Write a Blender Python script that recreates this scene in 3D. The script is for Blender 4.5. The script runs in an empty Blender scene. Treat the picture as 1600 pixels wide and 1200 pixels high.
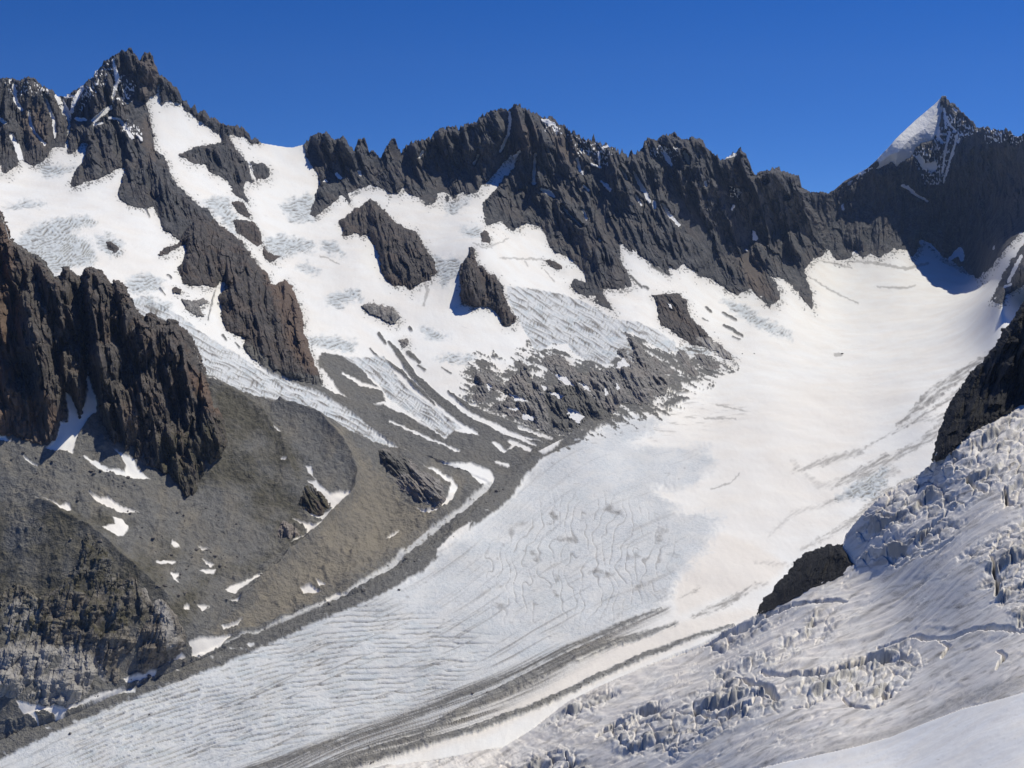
import bpy, math, sys
import numpy as np

# ------------------------------------------------------------ camera, sky, sun, exposure
W, H = 1600.0, 1200.0
FPX = 1570.0
PITCH = math.radians(11.9)
scene = bpy.context.scene
cam = bpy.data.cameras.new('camera')
cam.sensor_width = 36.0
cam.lens = 36.0 * FPX / W
cam.clip_start = 1.0
cam.clip_end = 40000.0
camo = bpy.data.objects.new('camera', cam)
scene.collection.objects.link(camo)
camo.location = (0, 0, 0)
camo.rotation_euler = (math.pi / 2 - PITCH, 0, 0)
scene.camera = camo

SUN_AZ = math.radians(58)      # to the right of the viewing direction
SUN_EL = math.radians(57)
HAZE = 0.000014
world = bpy.data.worlds.new('World')
scene.world = world
world.use_nodes = True
wt = world.node_tree
wt.nodes.clear()
sky = wt.nodes.new('ShaderNodeTexSky')
sky.sky_type = 'NISHITA'
sky.sun_disc = False
sky.sun_elevation = SUN_EL
sky.sun_rotation = SUN_AZ
sky.altitude = 3200
sky.air_density = 1.0
sky.dust_density = 0.0
sky.ozone_density = 4.0
# the clear high-mountain sky keeps its deep blue almost down to the crest
tc = wt.nodes.new('ShaderNodeTexCoord'); vm = wt.nodes.new('ShaderNodeMapping')
vm.inputs['Scale'].default_value = (1, 1, 1.15); vm.inputs['Location'].default_value = (0, 0, .17)
wt.links.new(tc.outputs['Generated'], vm.inputs['Vector']); wt.links.new(vm.outputs[0], sky.inputs['Vector'])
hsv = wt.nodes.new('ShaderNodeHueSaturation')
hsv.inputs['Saturation'].default_value = 1.33
hsv.inputs['Hue'].default_value = 0.515
bg = wt.nodes.new('ShaderNodeBackground')
bg.inputs['Strength'].default_value = 0.104
wo = wt.nodes.new('ShaderNodeOutputWorld')
wt.links.new(sky.outputs[0], hsv.inputs['Color'])
wt.links.new(hsv.outputs[0], bg.inputs[0])
wt.links.new(bg.outputs[0], wo.inputs[0])

sl = bpy.data.lights.new('sun', 'SUN')
sl.energy = 3.9
sl.angle = math.radians(0.5)
sl.color = (1.0, 0.955, 0.83)
suno = bpy.data.objects.new('sun', sl)
scene.collection.objects.link(suno)
from mathutils import Vector
sdir = Vector((math.sin(SUN_AZ) * math.cos(SUN_EL), math.cos(SUN_AZ) * math.cos(SUN_EL), math.sin(SUN_EL)))
suno.rotation_euler = sdir.to_track_quat('Z', 'Y').to_euler()
suno.location = (0, 0, 1500)

scene.view_settings.view_transform = 'Standard'
scene.view_settings.look = 'None'
scene.view_settings.exposure = 0.0
scene.view_settings.gamma = 1.0

# ------------------------------------------------------------ numpy helpers
def hash_perm(seed):
    r = np.random.RandomState(seed)
    p = r.permutation(256)
    return np.concatenate([p, p]).astype(np.int32)

_P = {}
_G = np.stack([np.cos(np.arange(256) * 2 * np.pi / 256 * 37), np.sin(np.arange(256) * 2 * np.pi / 256 * 37)]).astype(np.float32)

def perlin(x, y, seed=0):
    if seed not in _P:
        _P[seed] = hash_perm(seed)
    p = _P[seed]
    x = np.asarray(x, np.float32); y = np.asarray(y, np.float32)
    xf = np.floor(x); yf = np.floor(y)
    xi = xf.astype(np.int32) & 255; yi = yf.astype(np.int32) & 255
    fx = x - xf; fy = y - yf
    u = fx * fx * fx * (fx * (fx * 6 - 15) + 10)
    v = fy * fy * fy * (fy * (fy * 6 - 15) + 10)
    a = p[xi]; b = p[(xi + 1) & 255]
    def g(h, dx, dy):
        return _G[0][h] * dx + _G[1][h] * dy
    n00 = g(p[a + yi], fx, fy)
    n10 = g(p[b + yi], fx - 1, fy)
    y1 = (yi + 1) & 255
    n01 = g(p[a + y1], fx, fy - 1)
    n11 = g(p[b + y1], fx - 1, fy - 1)
    n0 = n00 + u * (n10 - n00); n1 = n01 + u * (n11 - n01)
    return 1.5 * (n0 + v * (n1 - n0))

def fbm(x, y, seed=0, octv=4, gain=0.5, lac=2.03):
    s = 0.0; a = 1.0; t = 0.0
    for i in range(octv):
        s = s + a * perlin(x, y, seed + i * 7); t += a
        x = x * lac + 13.7; y = y * lac - 7.1; a *= gain
    return s / t

def ridged(x, y, seed=0, octv=3, gain=0.5, lac=2.1):
    s = 0.0; a = 1.0; t = 0.0
    for i in range(octv):
        s = s + a * (1 - np.abs(perlin(x, y, seed + i * 11)) * 2); t += a
        x = x * lac + 5.3; y = y * lac + 9.2; a *= gain
    return s / t

def worley(x, y, seed=0):
    """distance to nearest / second feature point and a per-cell random value"""
    if seed not in _P:
        _P[seed] = hash_perm(seed)
    p = _P[seed]
    xf = np.floor(x); yf = np.floor(y)
    f1 = np.full(x.shape, 9.0, np.float32); f2 = f1.copy(); idv = np.zeros(x.shape, np.float32); idw = idv.copy()
    for ox in (-1, 0, 1):
        for oy in (-1, 0, 1):
            cx = (xf + ox).astype(np.int32) & 255; cy = (yf + oy).astype(np.int32) & 255
            h = p[p[cx] + cy]; h2 = p[h + 17]; h3 = p[h2 + 91]; h4 = p[h3 + 55]
            qx = xf + ox + h / 255.0; qy = yf + oy + h2 / 255.0
            d = np.hypot(qx - x, qy - y).astype(np.float32)
            m = d < f1
            f2 = np.where(m, f1, np.minimum(f2, d))
            idv = np.where(m, h3 / 255.0, idv); idw = np.where(m, h4 / 255.0, idw)
            f1 = np.where(m, d, f1)
    return f1, f2, idv, idw

def spires(x, y, seed=0):
    """roof shaped buttresses: each peaks at its own point, is steep above it and runs out below it"""
    if seed not in _P:
        _P[seed] = hash_perm(seed)
    p = _P[seed]
    xf = np.floor(x); yf = np.floor(y)
    best = np.full(x.shape, -9.0, np.float32)
    for ox in (-1, 0, 1):
        for oy in (-2, -1, 0, 1):
            cx = (xf + ox).astype(np.int32) & 255; cy = (yf + oy).astype(np.int32) & 255
            h = p[p[cx] + cy]; h2 = p[h + 17]; h3 = p[h2 + 91]; h4 = p[h3 + 55]
            ddx = x - (xf + ox + h / 255.0); ddy = y - (yf + oy + h2 / 255.0)
            sl = .55 + .9 * (h4 / 255.0)
            v = .85 * h3 / 255.0 - np.where(ddx > 0, ddx * sl, -ddx * (2.0 - sl)) - np.where(ddy < 0, -ddy * 1.6, ddy * .42)
            best = np.maximum(best, v.astype(np.float32))
    return best

def joints(x, y, seed=0):
    """blocks between joints: each block is a flat tilted facet"""
    if seed not in _P:
        _P[seed] = hash_perm(seed)
    p = _P[seed]
    xf = np.floor(x); yf = np.floor(y)
    f1 = np.full(x.shape, 9.0, np.float32); out = np.zeros(x.shape, np.float32)
    for ox in (-1, 0, 1):
        for oy in (-1, 0, 1):
            cx = (xf + ox).astype(np.int32) & 255; cy = (yf + oy).astype(np.int32) & 255
            h = p[p[cx] + cy]; h2 = p[h + 17]; h3 = p[h2 + 91]; h4 = p[h3 + 55]; h5 = p[h4 + 23]
            ddx = x - (xf + ox + h / 255.0); ddy = y - (yf + oy + h2 / 255.0)
            d = np.maximum(np.abs(ddx), np.abs(ddy)) + .25 * np.minimum(np.abs(ddx), np.abs(ddy))
            v = (h3 / 255.0 - .5) + ddx * (h4 / 255.0 - .5) * 2.4 + ddy * (h5 / 255.0 - .5) * 1.2
            m = d < f1
            out = np.where(m, v, out).astype(np.float32); f1 = np.where(m, d, f1).astype(np.float32)
    return out

def sstep(a, b, x):
    t = np.clip((x - a) / (b - a), 0, 1)
    return t * t * (3 - 2 * t)

def sdf(poly, X, Y, margin=25.0):
    """signed distance in photo pixels, positive inside; -99 far away"""
    poly = np.asarray(poly, np.float32)
    out = np.full(X.shape, -99.0, np.float32)
    m = (X > poly[:, 0].min() - margin) & (X < poly[:, 0].max() + margin) & (Y > poly[:, 1].min() - margin) & (Y < poly[:, 1].max() + margin)
    x = X[m]; y = Y[m]
    if x.size == 0:
        return out
    d2 = np.full(x.shape, 1e9, np.float32); ins = np.zeros(x.shape, bool)
    n = len(poly)
    for i in range(n):
        ax, ay = poly[i]; bx, by = poly[(i + 1) % n]
        ex = bx - ax; ey = by - ay
        L = ex * ex + ey * ey
        if L < 1e-9:
            continue
        wx = x - ax; wy = y - ay
        t = np.clip((wx * ex + wy * ey) / L, 0, 1)
        dx = wx - t * ex; dy = wy - t * ey
        d2 = np.minimum(d2, dx * dx + dy * dy)
        if ay != by:
            c = ((ay > y) != (by > y)) & (x < ex * (y - ay) / ey + ax)
            ins ^= c
    d = np.sqrt(d2)
    out[m] = np.where(ins, d, -d)
    return out

def stroke(pts, X, Y, margin=30.0):
    """pts: (x, y, halfwidth); returns halfwidth - distance (positive inside)"""
    pts = np.asarray(pts, np.float32)
    out = np.full(X.shape, -99.0, np.float32)
    m = (X > pts[:, 0].min() - margin) & (X < pts[:, 0].max() + margin) & (Y > pts[:, 1].min() - margin) & (Y < pts[:, 1].max() + margin)
    x = X[m]; y = Y[m]
    if x.size == 0:
        return out
    best = np.full(x.shape, -99.0, np.float32)
    for i in range(len(pts) - 1):
        ax, ay, aw = pts[i]; bx, by, bw = pts[i + 1]
        ex = bx - ax; ey = by - ay
        L = ex * ex + ey * ey + 1e-6
        wx = x - ax; wy = y - ay
        t = np.clip((wx * ex + wy * ey) / L, 0, 1)
        d = np.hypot(wx - t * ex, wy - t * ey)
        best = np.maximum(best, aw + (bw - aw) * t - d)
    out[m] = best
    return out

def blur(a, r):
    r = int(r)
    if r < 1:
        return a
    for ax in (0, 1):
        pad = [(0, 0), (0, 0)]; pad[ax] = (r + 1, r)
        c = np.cumsum(np.pad(a, pad, mode='edge'), axis=ax, dtype=np.float64)
        n = a.shape[ax]
        hi = np.take(c, np.arange(2 * r + 1, 2 * r + 1 + n), axis=ax)
        lo = np.take(c, np.arange(0, n), axis=ax)
        a = ((hi - lo) / (2 * r + 1)).astype(np.float32)
    return a

CT, ST = math.cos(PITCH), math.sin(PITCH)
def ray(px, py):
    """world direction with forward component 1"""
    x = (px - 800.0) / FPX; v = (600.0 - py) / FPX
    return x, CT + v * ST, -ST + v * CT

class TPS:
    """smooth field through control points (thin plate spline over photo pixels)"""
    def __init__(self, pts, vals, smooth=0.0):
        self.p = np.asarray(pts, np.float64) / 400.0
        n = len(self.p)
        d = np.hypot(self.p[:, None, 0] - self.p[None, :, 0], self.p[:, None, 1] - self.p[None, :, 1])
        K = np.where(d > 0, d * d * np.log(d + 1e-12), 0) + smooth * np.eye(n)
        P = np.hstack([np.ones((n, 1)), self.p])
        A = np.zeros((n + 3, n + 3)); A[:n, :n] = K; A[:n, n:] = P; A[n:, :n] = P.T
        b = np.zeros(n + 3); b[:n] = vals
        self.w = np.linalg.solve(A, b)
    def __call__(self, X, Y):
        shp = X.shape
        x = X.ravel().astype(np.float32) / 400; y = Y.ravel().astype(np.float32) / 400
        out = np.empty(x.shape, np.float32)
        n = len(self.p)
        for s in range(0, x.size, 200000):
            xs = x[s:s + 200000]; ys = y[s:s + 200000]
            o = (self.w[n] + self.w[n + 1] * xs + self.w[n + 2] * ys).astype(np.float32)
            for i in range(n):
                r2 = (xs - np.float32(self.p[i, 0])) ** 2 + (ys - np.float32(self.p[i, 1])) ** 2
                o += np.float32(self.w[i] * 0.5) * r2 * np.log(r2 + 1e-12)
            out[s:s + 200000] = o
        return out.reshape(shp)

def depth_tps(ctrl, smooth=0.0):
    """ctrl: (px, py, v): v>0 horizontal distance in metres, v<0 height below the camera"""
    P = []; V = []
    for px, py, v in ctrl:
        dx, dy, dz = ray(px, py)
        t = v / math.hypot(dx, dy) if v > 0 else v / dz
        P.append((px, py)); V.append(math.log(t))
    return TPS(P, V, smooth)

# ------------------------------------------------------------ distances of the land (surveyed points: pixel, distance or height)
BASE = depth_tps([
 (-150,1215,-860),(0,1180,-850),(300,1150,-835),(600,1100,-805),(600,1250,-815),(300,1250,-850),(0,1290,-865),(900,1200,-790),(1200,1200,-760),(1600,1250,-740),(1750,1100,-720),
 (800,900,-745),(1000,950,-745),(1000,800,-705),(1000,700,-682),(1200,900,-725),(1350,870,-712),(1200,780,-695),(1200,650,-652),(1200,550,-612),(1400,550,-606),(1300,470,-556),
 (1400,455,-519),(1400,410,-427),(1300,400,-405),(1480,430,-477),(1530,437,-470),(1480,470,-523),(1600,365,4650),(1750,340,4500),
 (1600,420,3500),(1600,470,-415),(1560,470,3500),(1540,560,-530),(1600,560,-490),(1450,650,-600),(1600,700,-595),(1400,700,-645),(1300,700,-668),(1750,560,-430),(1750,800,-650),
 (1600,209,5150),(1750,190,5000),(1500,200,5850),(1475,148,6100),(1431,190,5950),(1400,225,5750),(1300,300,5600),(1250,275,5250),
 (1158,231,4850),(1040,210,4750),(1153,461,4300),(1225,470,4250),(1270,480,4400),(1044,430,3950),(969,381,4000),(1180,520,3750),
 (930,215,4650),(806,161,4600),(700,200,4600),(617,215,4500),(500,208,4450),(440,228,4350),(803,362,3950),(900,420,3800),(990,448,3700),(700,317,4150),(640,305,4180),(560,297,4200),
 (490,335,3850),(400,300,3850),(450,400,3350),(330,200,4150),(280,200,4000),(200,78,4150),(120,140,4150),(0,120,4100),(-150,120,4100),(50,262,3600),(120,290,3400),(-150,262,3500),
 (200,322,3250),(50,350,3000),(-100,350,2950),(150,400,2780),(300,400,2950),(250,480,2520),(100,500,2400),(-100,500,2350),(100,600,2250),(-100,700,2150),(200,700,2120),(0,900,1900),(-150,1050,1700),
 (450,480,2900),(490,590,2500),(400,600,2370),(560,400,3400),(650,480,3080),(760,380,3500),(750,500,3080),(600,620,2560),(600,690,2310),(750,640,2500),(900,560,2950),(850,480,3330),(1000,500,3350),(1000,620,2760),(1100,600,-642),(900,650,2560),
 (800,740,-697),(760,800,-715),(640,890,-745),(560,840,-715),(500,760,2180),(450,960,-775),(300,1040,-800),(150,1110,-825),(300,850,2030)], 0.0004)

LEFT = depth_tps([
 (-150,300,2350),(0,335,2300),(60,405,2290),(140,420,2260),(230,495,2220),(325,592,2210),(350,640,2160),(344,600,2210),(422,631,2210),(500,659,2205),(547,675,2200),(575,684,2240),(620,700,2260),(700,725,2260),
 (0,500,2190),(150,550,2150),(0,680,2000),(100,700,1990),(220,725,1990),(300,770,1960),(-150,680,2000),(350,700,2060),(450,720,2090),(540,740,2100),(520,800,1990),(450,852,1890),
 (0,780,-560),(134,825,-604),(219,906,-674),(280,1000,-754),(350,900,-711),(0,900,-662),(0,1000,-731),(100,1000,-736),(0,1090,-790),(100,1112,-816),(200,1072,-807),(280,1035,-789),
 (-150,900,-645),(-150,1020,-724),(-60,1095,-788),(-150,1180,-850),(0,1160,-848),(350,1020,-796),(450,965,-776),(560,930,-757),(640,880,-744),(700,830,-725),(760,780,-710),(800,735,-697),(620,800,-706),(680,760,2110)], 0.0004)

RIGHT = depth_tps([
 (480,1250,-822),(560,1203,-812),(700,1185,-797),(784,1168,-785),(853,1122,-766),(881,1100,-757),(1009,1044,-706),(1094,1012,-650),(1187,959,1180),(1260,905,1130),(1339,887,1060),(1345,850,1100),(1375,775,1150),(1437,740,1150),
 (1465,720,1080),(1600,640,1100),(1600,560,1170),(1600,475,1240),(1522,581,1230),(1480,650,1180),(1750,420,1300),(1750,620,1050),
 (900,1200,1000),(1000,1150,930),(1000,1215,760),(1100,1100,830),(1200,1050,760),(1200,1190,470),(1300,1100,520),(1300,980,850),(1400,1000,660),(1500,1050,430),(1600,1050,340),(1400,1120,420),(1600,1110,280),(1750,1050,300),
 (1600,960,450),(1600,850,600),(1500,800,860),(1500,900,650),(1600,720,900),(1400,850,970),(1400,920,840),(1750,800,600),(1300,1250,330),(1600,1300,200),(800,1300,900)], 0.0006)

NEAR = depth_tps([(1180,1200,150),(1390,1148,128),(1500,1110,118),(1600,1083,110),(1760,1040,105),(1300,1290,70),(1500,1290,60),(1760,1290,50),(1600,1200,72),(1400,1215,95)], 0.001)

SKY = [(-200,140),(-120,118),(-60,132),(0,120),(9,122),(31,125),(44,119),(56,125),(64,136),(80,139),(89,150),(103,148),(125,137),(134,130),(147,116),(172,89),(181,86),(194,78),(206,77),(216,91),(220,94),(223,83),(231,81),(239,88),(241,98),(250,116),(266,127),(278,141),(285,156),
 (291,159),(298,169),(305,162),(309,177),(317,173),(328,184),(344,192),(372,198),(380,202),(391,216),(400,216),(409,223),(437,228),(456,230),(475,225),(483,216),(484,212),(494,208),(512,206),(520,217),(528,217),(537,212),(544,225),(553,234),(559,220),(570,216),(577,237),(584,235),(595,247),(603,231),(617,215),(627,237),(637,228),(656,216),(672,217),(683,202),(712,197),(716,203),(725,194),(741,191),(759,175),(772,173),(791,171),(806,161),(816,167),(831,175),(847,183),(862,184),(875,197),(884,197),(891,209),(895,205),(903,211),(916,216),(924,219),(927,208),(931,220),(950,228),(972,236),(983,241),(987,231),(992,241),(1000,234),(1012,216),(1026,220),(1041,209),(1056,211),(1066,220),(1078,215),(1097,219),(1108,234),(1125,250),(1133,248),(1147,241),(1158,231),(1167,244),(1175,269),(1180,275),(1197,266),(1212,263),(1234,270),(1248,273),(1253,295),(1269,301),(1291,302),(1303,297),(1319,283),(1356,262),(1366,253),(1391,227),(1400,216),(1431,187),(1462,161),(1475,148),(1487,161),(1506,177),(1528,200),(1537,198),(1550,202),(1572,202),(1587,212),(1600,209),(1680,195),(1800,230)]
SKX = np.array([p[0] for p in SKY], float); SKYY = np.array([p[1] for p in SKY], float)
ROCKY = np.array([1 if (x < 405 or 478 < x < 1300 or x > 1470) else 0 for x in range(-200, 1801)], float)
def sky_y(px):
    j = np.interp(px, np.arange(-200, 1801), ROCKY)
    y = np.interp(px, SKX, SKYY)
    spk = np.where((px > 880) & (px < 1005), 2.0, np.where((px > 620) & (px < 830), 1.5, 1.0))
    return y + j * spk * (2.6 * perlin(px / 4.3, px * 0 + .5, 301) + 2.2 * perlin(px / 1.9, px * 0 + .5, 302) - 1.2 * np.maximum(0, perlin(px / 9.0, px * 0 + 3.5, 303)) * 4)

# ------------------------------------------------------------ mesh + material helpers
def build_mesh(name, co, faces, attrs, mat, smooth, kind=None, label=None, cat=None, group=None, normals=None):
    used = np.unique(faces)
    remap = np.zeros(len(co), np.int64); remap[used] = np.arange(len(used))
    f = remap[faces].astype(np.int32); c = co[used]
    origin = np.array([0.0, 0.0, 0.0])
    if label:
        origin = np.array([np.median(c[:, 0]), np.median(c[:, 1]), c[:, 2].min()])
        c = c - origin
    me = bpy.data.meshes.new(name)
    me.vertices.add(len(c)); me.vertices.foreach_set('co', c.astype(np.float32).ravel())
    me.loops.add(f.size); me.loops.foreach_set('vertex_index', f.ravel())
    me.polygons.add(len(f))
    me.polygons.foreach_set('loop_start', np.arange(0, f.size, f.shape[1], dtype=np.int32))
    me.polygons.foreach_set('loop_total', np.full(len(f), f.shape[1], np.int32))
    me.polygons.foreach_set('use_smooth', np.full(len(f), smooth, bool))
    for an, av in attrs.items():
        a = me.attributes.new(an, 'FLOAT_COLOR', 'POINT')
        col = np.ones((len(c), 4), np.float32); col[:, :3] = av[used]
        a.data.foreach_set('color', col.ravel())
    me.update(calc_edges=True)
    me.materials.append(mat)
    ob = bpy.data.objects.new(name, me)
    ob.location = origin
    scene.collection.objects.link(ob)
    if kind: ob['kind'] = kind
    if label: ob['label'] = label
    if cat: ob['category'] = cat
    if group: ob['group'] = group
    return ob

def grid_faces(nr, nc):
    i = np.arange((nr - 1) * nc).reshape(nr - 1, nc)[:, :-1].ravel()
    return np.stack([i, i + nc, i + nc + 1, i + 1], 1)     # rows run downwards, faces look at the camera

class NT:
    def __init__(self, mat):
        self.t = mat.node_tree; self.n = self.t.nodes; self.l = self.t.links
    def new(self, kind, **kw):
        nd = self.n.new(kind)
        for k, v in kw.items(): setattr(nd, k, v)
        return nd
    def mix(self, fac, a, b, blend='MIX'):
        nd = self.n.new('ShaderNodeMix'); nd.data_type = 'RGBA'; nd.blend_type = blend
        for sock, v in ((nd.inputs[0], fac), (nd.inputs[6], a), (nd.inputs[7], b)):
            if isinstance(v, (int, float)): sock.default_value = v
            elif isinstance(v, tuple): sock.default_value = (*v, 1)
            else: self.l.new(v, sock)
        return nd.outputs[2]
    def math(self, op, a, b=0.0, clamp=False):
        nd = self.n.new('ShaderNodeMath'); nd.operation = op; nd.use_clamp = clamp
        for sock, v in ((nd.inputs[0], a), (nd.inputs[1], b)):
            if isinstance(v, (int, float)): sock.default_value = v
            else: self.l.new(v, sock)
        return nd.outputs[0]
    def noise(self, vec, scale, detail=4, rough=0.55, dist=0.0):
        nd = self.n.new('ShaderNodeTexNoise'); nd.inputs['Scale'].default_value = scale
        nd.inputs['Detail'].default_value = detail; nd.inputs['Roughness'].default_value = rough
        nd.inputs['Distortion'].default_value = dist
        self.l.new(vec, nd.inputs['Vector']); return nd.outputs[0]
    def ramp(self, v, lo, hi, clamp=True):
        nd = self.n.new('ShaderNodeMapRange'); nd.clamp = clamp
        nd.inputs[1].default_value = lo; nd.inputs[2].default_value = hi
        self.l.new(v, nd.inputs[0]); return nd.outputs[0]
    def attr(self, name):
        a = self.n.new('ShaderNodeAttribute'); a.attribute_name = name
        s = self.n.new('ShaderNodeSeparateColor'); self.l.new(a.outputs[0], s.inputs[0]); return s.outputs
    def position(self, scale=(1, 1, 1)):
        g = self.n.new('ShaderNodeNewGeometry'); m = self.n.new('ShaderNodeMapping')
        m.inputs['Scale'].default_value = scale
        self.l.new(g.outputs['Position'], m.inputs['Vector']); return m.outputs[0]
    def bump(self, h, strength, dist):
        b = self.n.new('ShaderNodeBump'); b.inputs['Strength'].default_value = strength if not hasattr(strength, 'node') else 1
        if hasattr(strength, 'node'): self.l.new(strength, b.inputs['Strength'])
        b.inputs['Distance'].default_value = dist
        self.l.new(h, b.inputs['Height']); return b.outputs[0]

def rock_material(name, dark, light, red, bumpd, nscale, streak=0.35):
    m = bpy.data.materials.new(name); m.use_nodes = True
    t = NT(m); bs = t.n['Principled BSDF']
    A = t.attr('mask_a'); B = t.attr('mask_b')
    pos = t.position(); posz = t.position((1, 1, streak))
    n1 = t.noise(posz, nscale, 5, .6, .4)
    n2 = t.noise(pos, nscale * 4.3, 4, .65)
    n3 = t.noise(pos, nscale * .33, 3, .5)
    n5 = t.noise(t.position((1, 1, .16)), nscale * 1.6, 4, .6, .6)
    c = t.mix(t.ramp(n1, .32, .68), dark, light)
    c = t.mix(t.math('MULTIPLY', t.ramp(n5, .50, .40), .55), c, tuple(x * .5 for x in dark))
    c = t.mix(t.math('MULTIPLY', t.ramp(n5, .52, .64), .55), c, tuple(min(1, x * 1.55) for x in light))
    c = t.mix(t.math('MULTIPLY', t.ramp(n2, .45, .7), .45), c, tuple(min(1, x * 1.5) for x in light))
    c = t.mix(t.math('MULTIPLY', t.ramp(n2, .50, .36), .5), c, tuple(x * .6 for x in dark))
    rf = t.math('MULTIPLY', t.ramp(n3, .47, .62), .55)
    rf = t.math('ADD', t.math('MULTIPLY', rf, .55), A[1], True)
    c = t.mix(rf, c, red)
    c = t.mix(A[2], c, t.mix(t.ramp(n1, .3, .7), (.25, .235, .215), (.40, .38, .35)))
    deb = t.mix(t.ramp(n2, .35, .65), (.085, .082, .074), (.17, .162, .145))
    c = t.mix(B[0], c, deb)
    veg = t.mix(t.ramp(n2, .35, .65), (.048, .044, .028), (.11, .10, .066))
    c = t.mix(t.math('MULTIPLY', B[1], t.ramp(n1, .40, .60)), c, veg)
    sf = t.ramp(t.math('ADD', A[0], t.math('MULTIPLY', t.math('SUBTRACT', n2, .5), .5)), .42, .58)
    c = t.mix(sf, c, (.80, .79, .77))
    t.l.new(c, bs.inputs['Base Color'])
    bs.inputs['Roughness'].default_value = .85
    bs.inputs['Specular IOR Level'].default_value = .25
    h = t.math('ADD', n1, t.math('MULTIPLY', n2, .55))
    t.l.new(t.bump(h, .9, bumpd), bs.inputs['Normal'])
    return m

def land_material(name, bumpd, nscale, snow=(.86, .85, .81), stretch=(1, 1, 1)):
    m = bpy.data.materials.new(name); m.use_nodes = True
    t = NT(m); bs = t.n['Principled BSDF']
    A = t.attr('mask_a'); B = t.attr('mask_b')      # A: debris, ice, dirt and dark cracks   B: warm dust, growth, blue
    pos = t.position()
    n1 = t.noise(pos, nscale, 5, .62)
    n2 = t.noise(pos, nscale * 3.7, 3, .65)
    n3 = t.noise(pos, nscale * .12, 4, .55)
    n4 = t.noise(pos, nscale * .03, 3, .5)
    snowc = t.mix(t.math('MULTIPLY', t.ramp(n3, .40, .66), .30), snow, (.80, .72, .62))
    snowc = t.mix(t.math('MULTIPLY', t.ramp(n4, .42, .7), .35), snowc, (.82, .77, .69))
    c = t.mix(B[0], snowc, t.mix(n1, (.81, .735, .635), (.82, .765, .69)))
    ice = t.mix(t.ramp(n1, .3, .7), (.67, .705, .72), (.80, .81, .81))
    c = t.mix(A[1], c, ice)
    c = t.mix(B[2], c, t.mix(t.ramp(n1, .3, .7), (.50, .58, .62), (.66, .72, .75)))
    dirt_dark = t.mix(t.ramp(n2, .35, .65), (.15, .14, .13), (.31, .285, .255))
    df = t.math('MULTIPLY', A[2], t.math('ADD', t.math('MULTIPLY', n2, .9), .55), True)
    c = t.mix(df, c, dirt_dark)
    deb = t.mix(t.ramp(n1, .33, .67), (.135, .132, .124), (.215, .21, .195))
    deb = t.mix(t.math('MULTIPLY', t.ramp(n2, .56, .70), .5), deb, (.28, .27, .25))
    deb = t.mix(t.math('MULTIPLY', t.ramp(n2, .46, .34), .5), deb, (.07, .07, .067))
    deb = t.mix(t.math('MULTIPLY', t.ramp(n3, .45, .65), .35), deb, (.21, .19, .155))
    deb = t.mix(B[0], deb, t.mix(n1, (.21, .185, .14), (.32, .285, .225)))
    veg = t.mix(t.ramp(n1, .35, .65), (.078, .073, .056), (.145, .133, .10))
    deb = t.mix(t.math('MULTIPLY', B[1], t.ramp(n3, .38, .58)), deb, veg)
    c = t.mix(A[0], c, deb)
    t.l.new(c, bs.inputs['Base Color'])
    bs.inputs['Roughness'].default_value = .8
    bs.inputs['Specular IOR Level'].default_value = .2
    rough = t.math('ADD', t.math('MULTIPLY', t.math('MAXIMUM', A[0], A[2]), .85), .10, True)
    rough = t.math('MAXIMUM', rough, t.math('MULTIPLY', A[1], .45))
    h = t.math('ADD', n1, t.math('MULTIPLY', n2, .35))
    t.l.new(t.bump(h, rough, bumpd), bs.inputs['Normal'])
    return m

M_land = land_material('snow ice and scree', 7.0, .11)
M_spur = rock_material('pale weathered rock', (.095, .086, .074), (.22, .20, .172), (.20, .165, .125), 3.0, .06)
M_near = land_material('dirty icefall snow', .9, .45, snow=(.87, .81, .745))
M_snow = land_material('grainy near snow', .10, 2.2, snow=(.80, .80, .80))
M_far = rock_material('far granite', (.033, .036, .042), (.098, .095, .093), (.125, .10, .082), 4.5, .030)
M_mid = rock_material('dark granite', (.034, .033, .034), (.105, .092, .082), (.135, .095, .070), 3.0, .045)
M_left = rock_material('brown lichen rock', (.042, .037, .033), (.118, .104, .090), (.15, .102, .072), 2.4, .06)
M_black = rock_material('near-black rock', (.010, .010, .011), (.024, .023, .022), (.03, .027, .024), 2.0, .12)  # even near-black stone colour for the rocks by the icefall
M_bench = rock_material('polished grey slab rock', (.11, .108, .104), (.27, .255, .235), (.25, .21, .18), 4.0, .05, 1.0)

# ------------------------------------------------------------ outlines traced on the survey picture (pixels)
P_LEFT = [(-400,250),(0,333),(9,353),(14,373),(28,384),(47,397),(67,409),(75,422),(83,434),(97,434),(108,434),(125,440),(141,436),(159,440),(175,455),(195,460),(203,475),(216,496),(228,505),(256,512),(272,510),(291,522),(300,535),(309,558),(319,583),(325,592),
          (344,600),(375,612),(409,626),(441,641),(466,650),(500,659),(525,662),(547,675),(575,684),(612,697),(660,712),(700,722),(762,748),(768,772),(740,805),(700,840),(640,884),(560,930),(450,972),(350,1022),(250,1062),(170,1092),(100,1120),(40,1148),(-60,1190),(-400,1330)]
P_RIGHT = [(480,1260),(560,1203),(640,1192),(700,1184),(784,1168),(828,1141),(853,1122),(881,1100),(930,1075),(1009,1042),(1060,1022),(1094,1010),(1141,981),(1190,957),(1240,915),(1290,895),(1338,884),(1330,868),(1318,852),(1322,834),(1340,812),(1360,790),(1380,772),(1437,740),(1458,722),
           (1470,690),(1487,640),(1522,590),(1550,560),(1575,525),(1600,490),(1700,360),(2100,200),(2100,1700),(480,1700)]
P_NEAR = [(1170,1204),(1230,1190),(1287,1178),(1340,1166),(1390,1152),(1450,1128),(1506,1107),(1560,1093),(1600,1082),(1700,1052),(1900,1000),(1900,1500),(1170,1500)]

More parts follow.
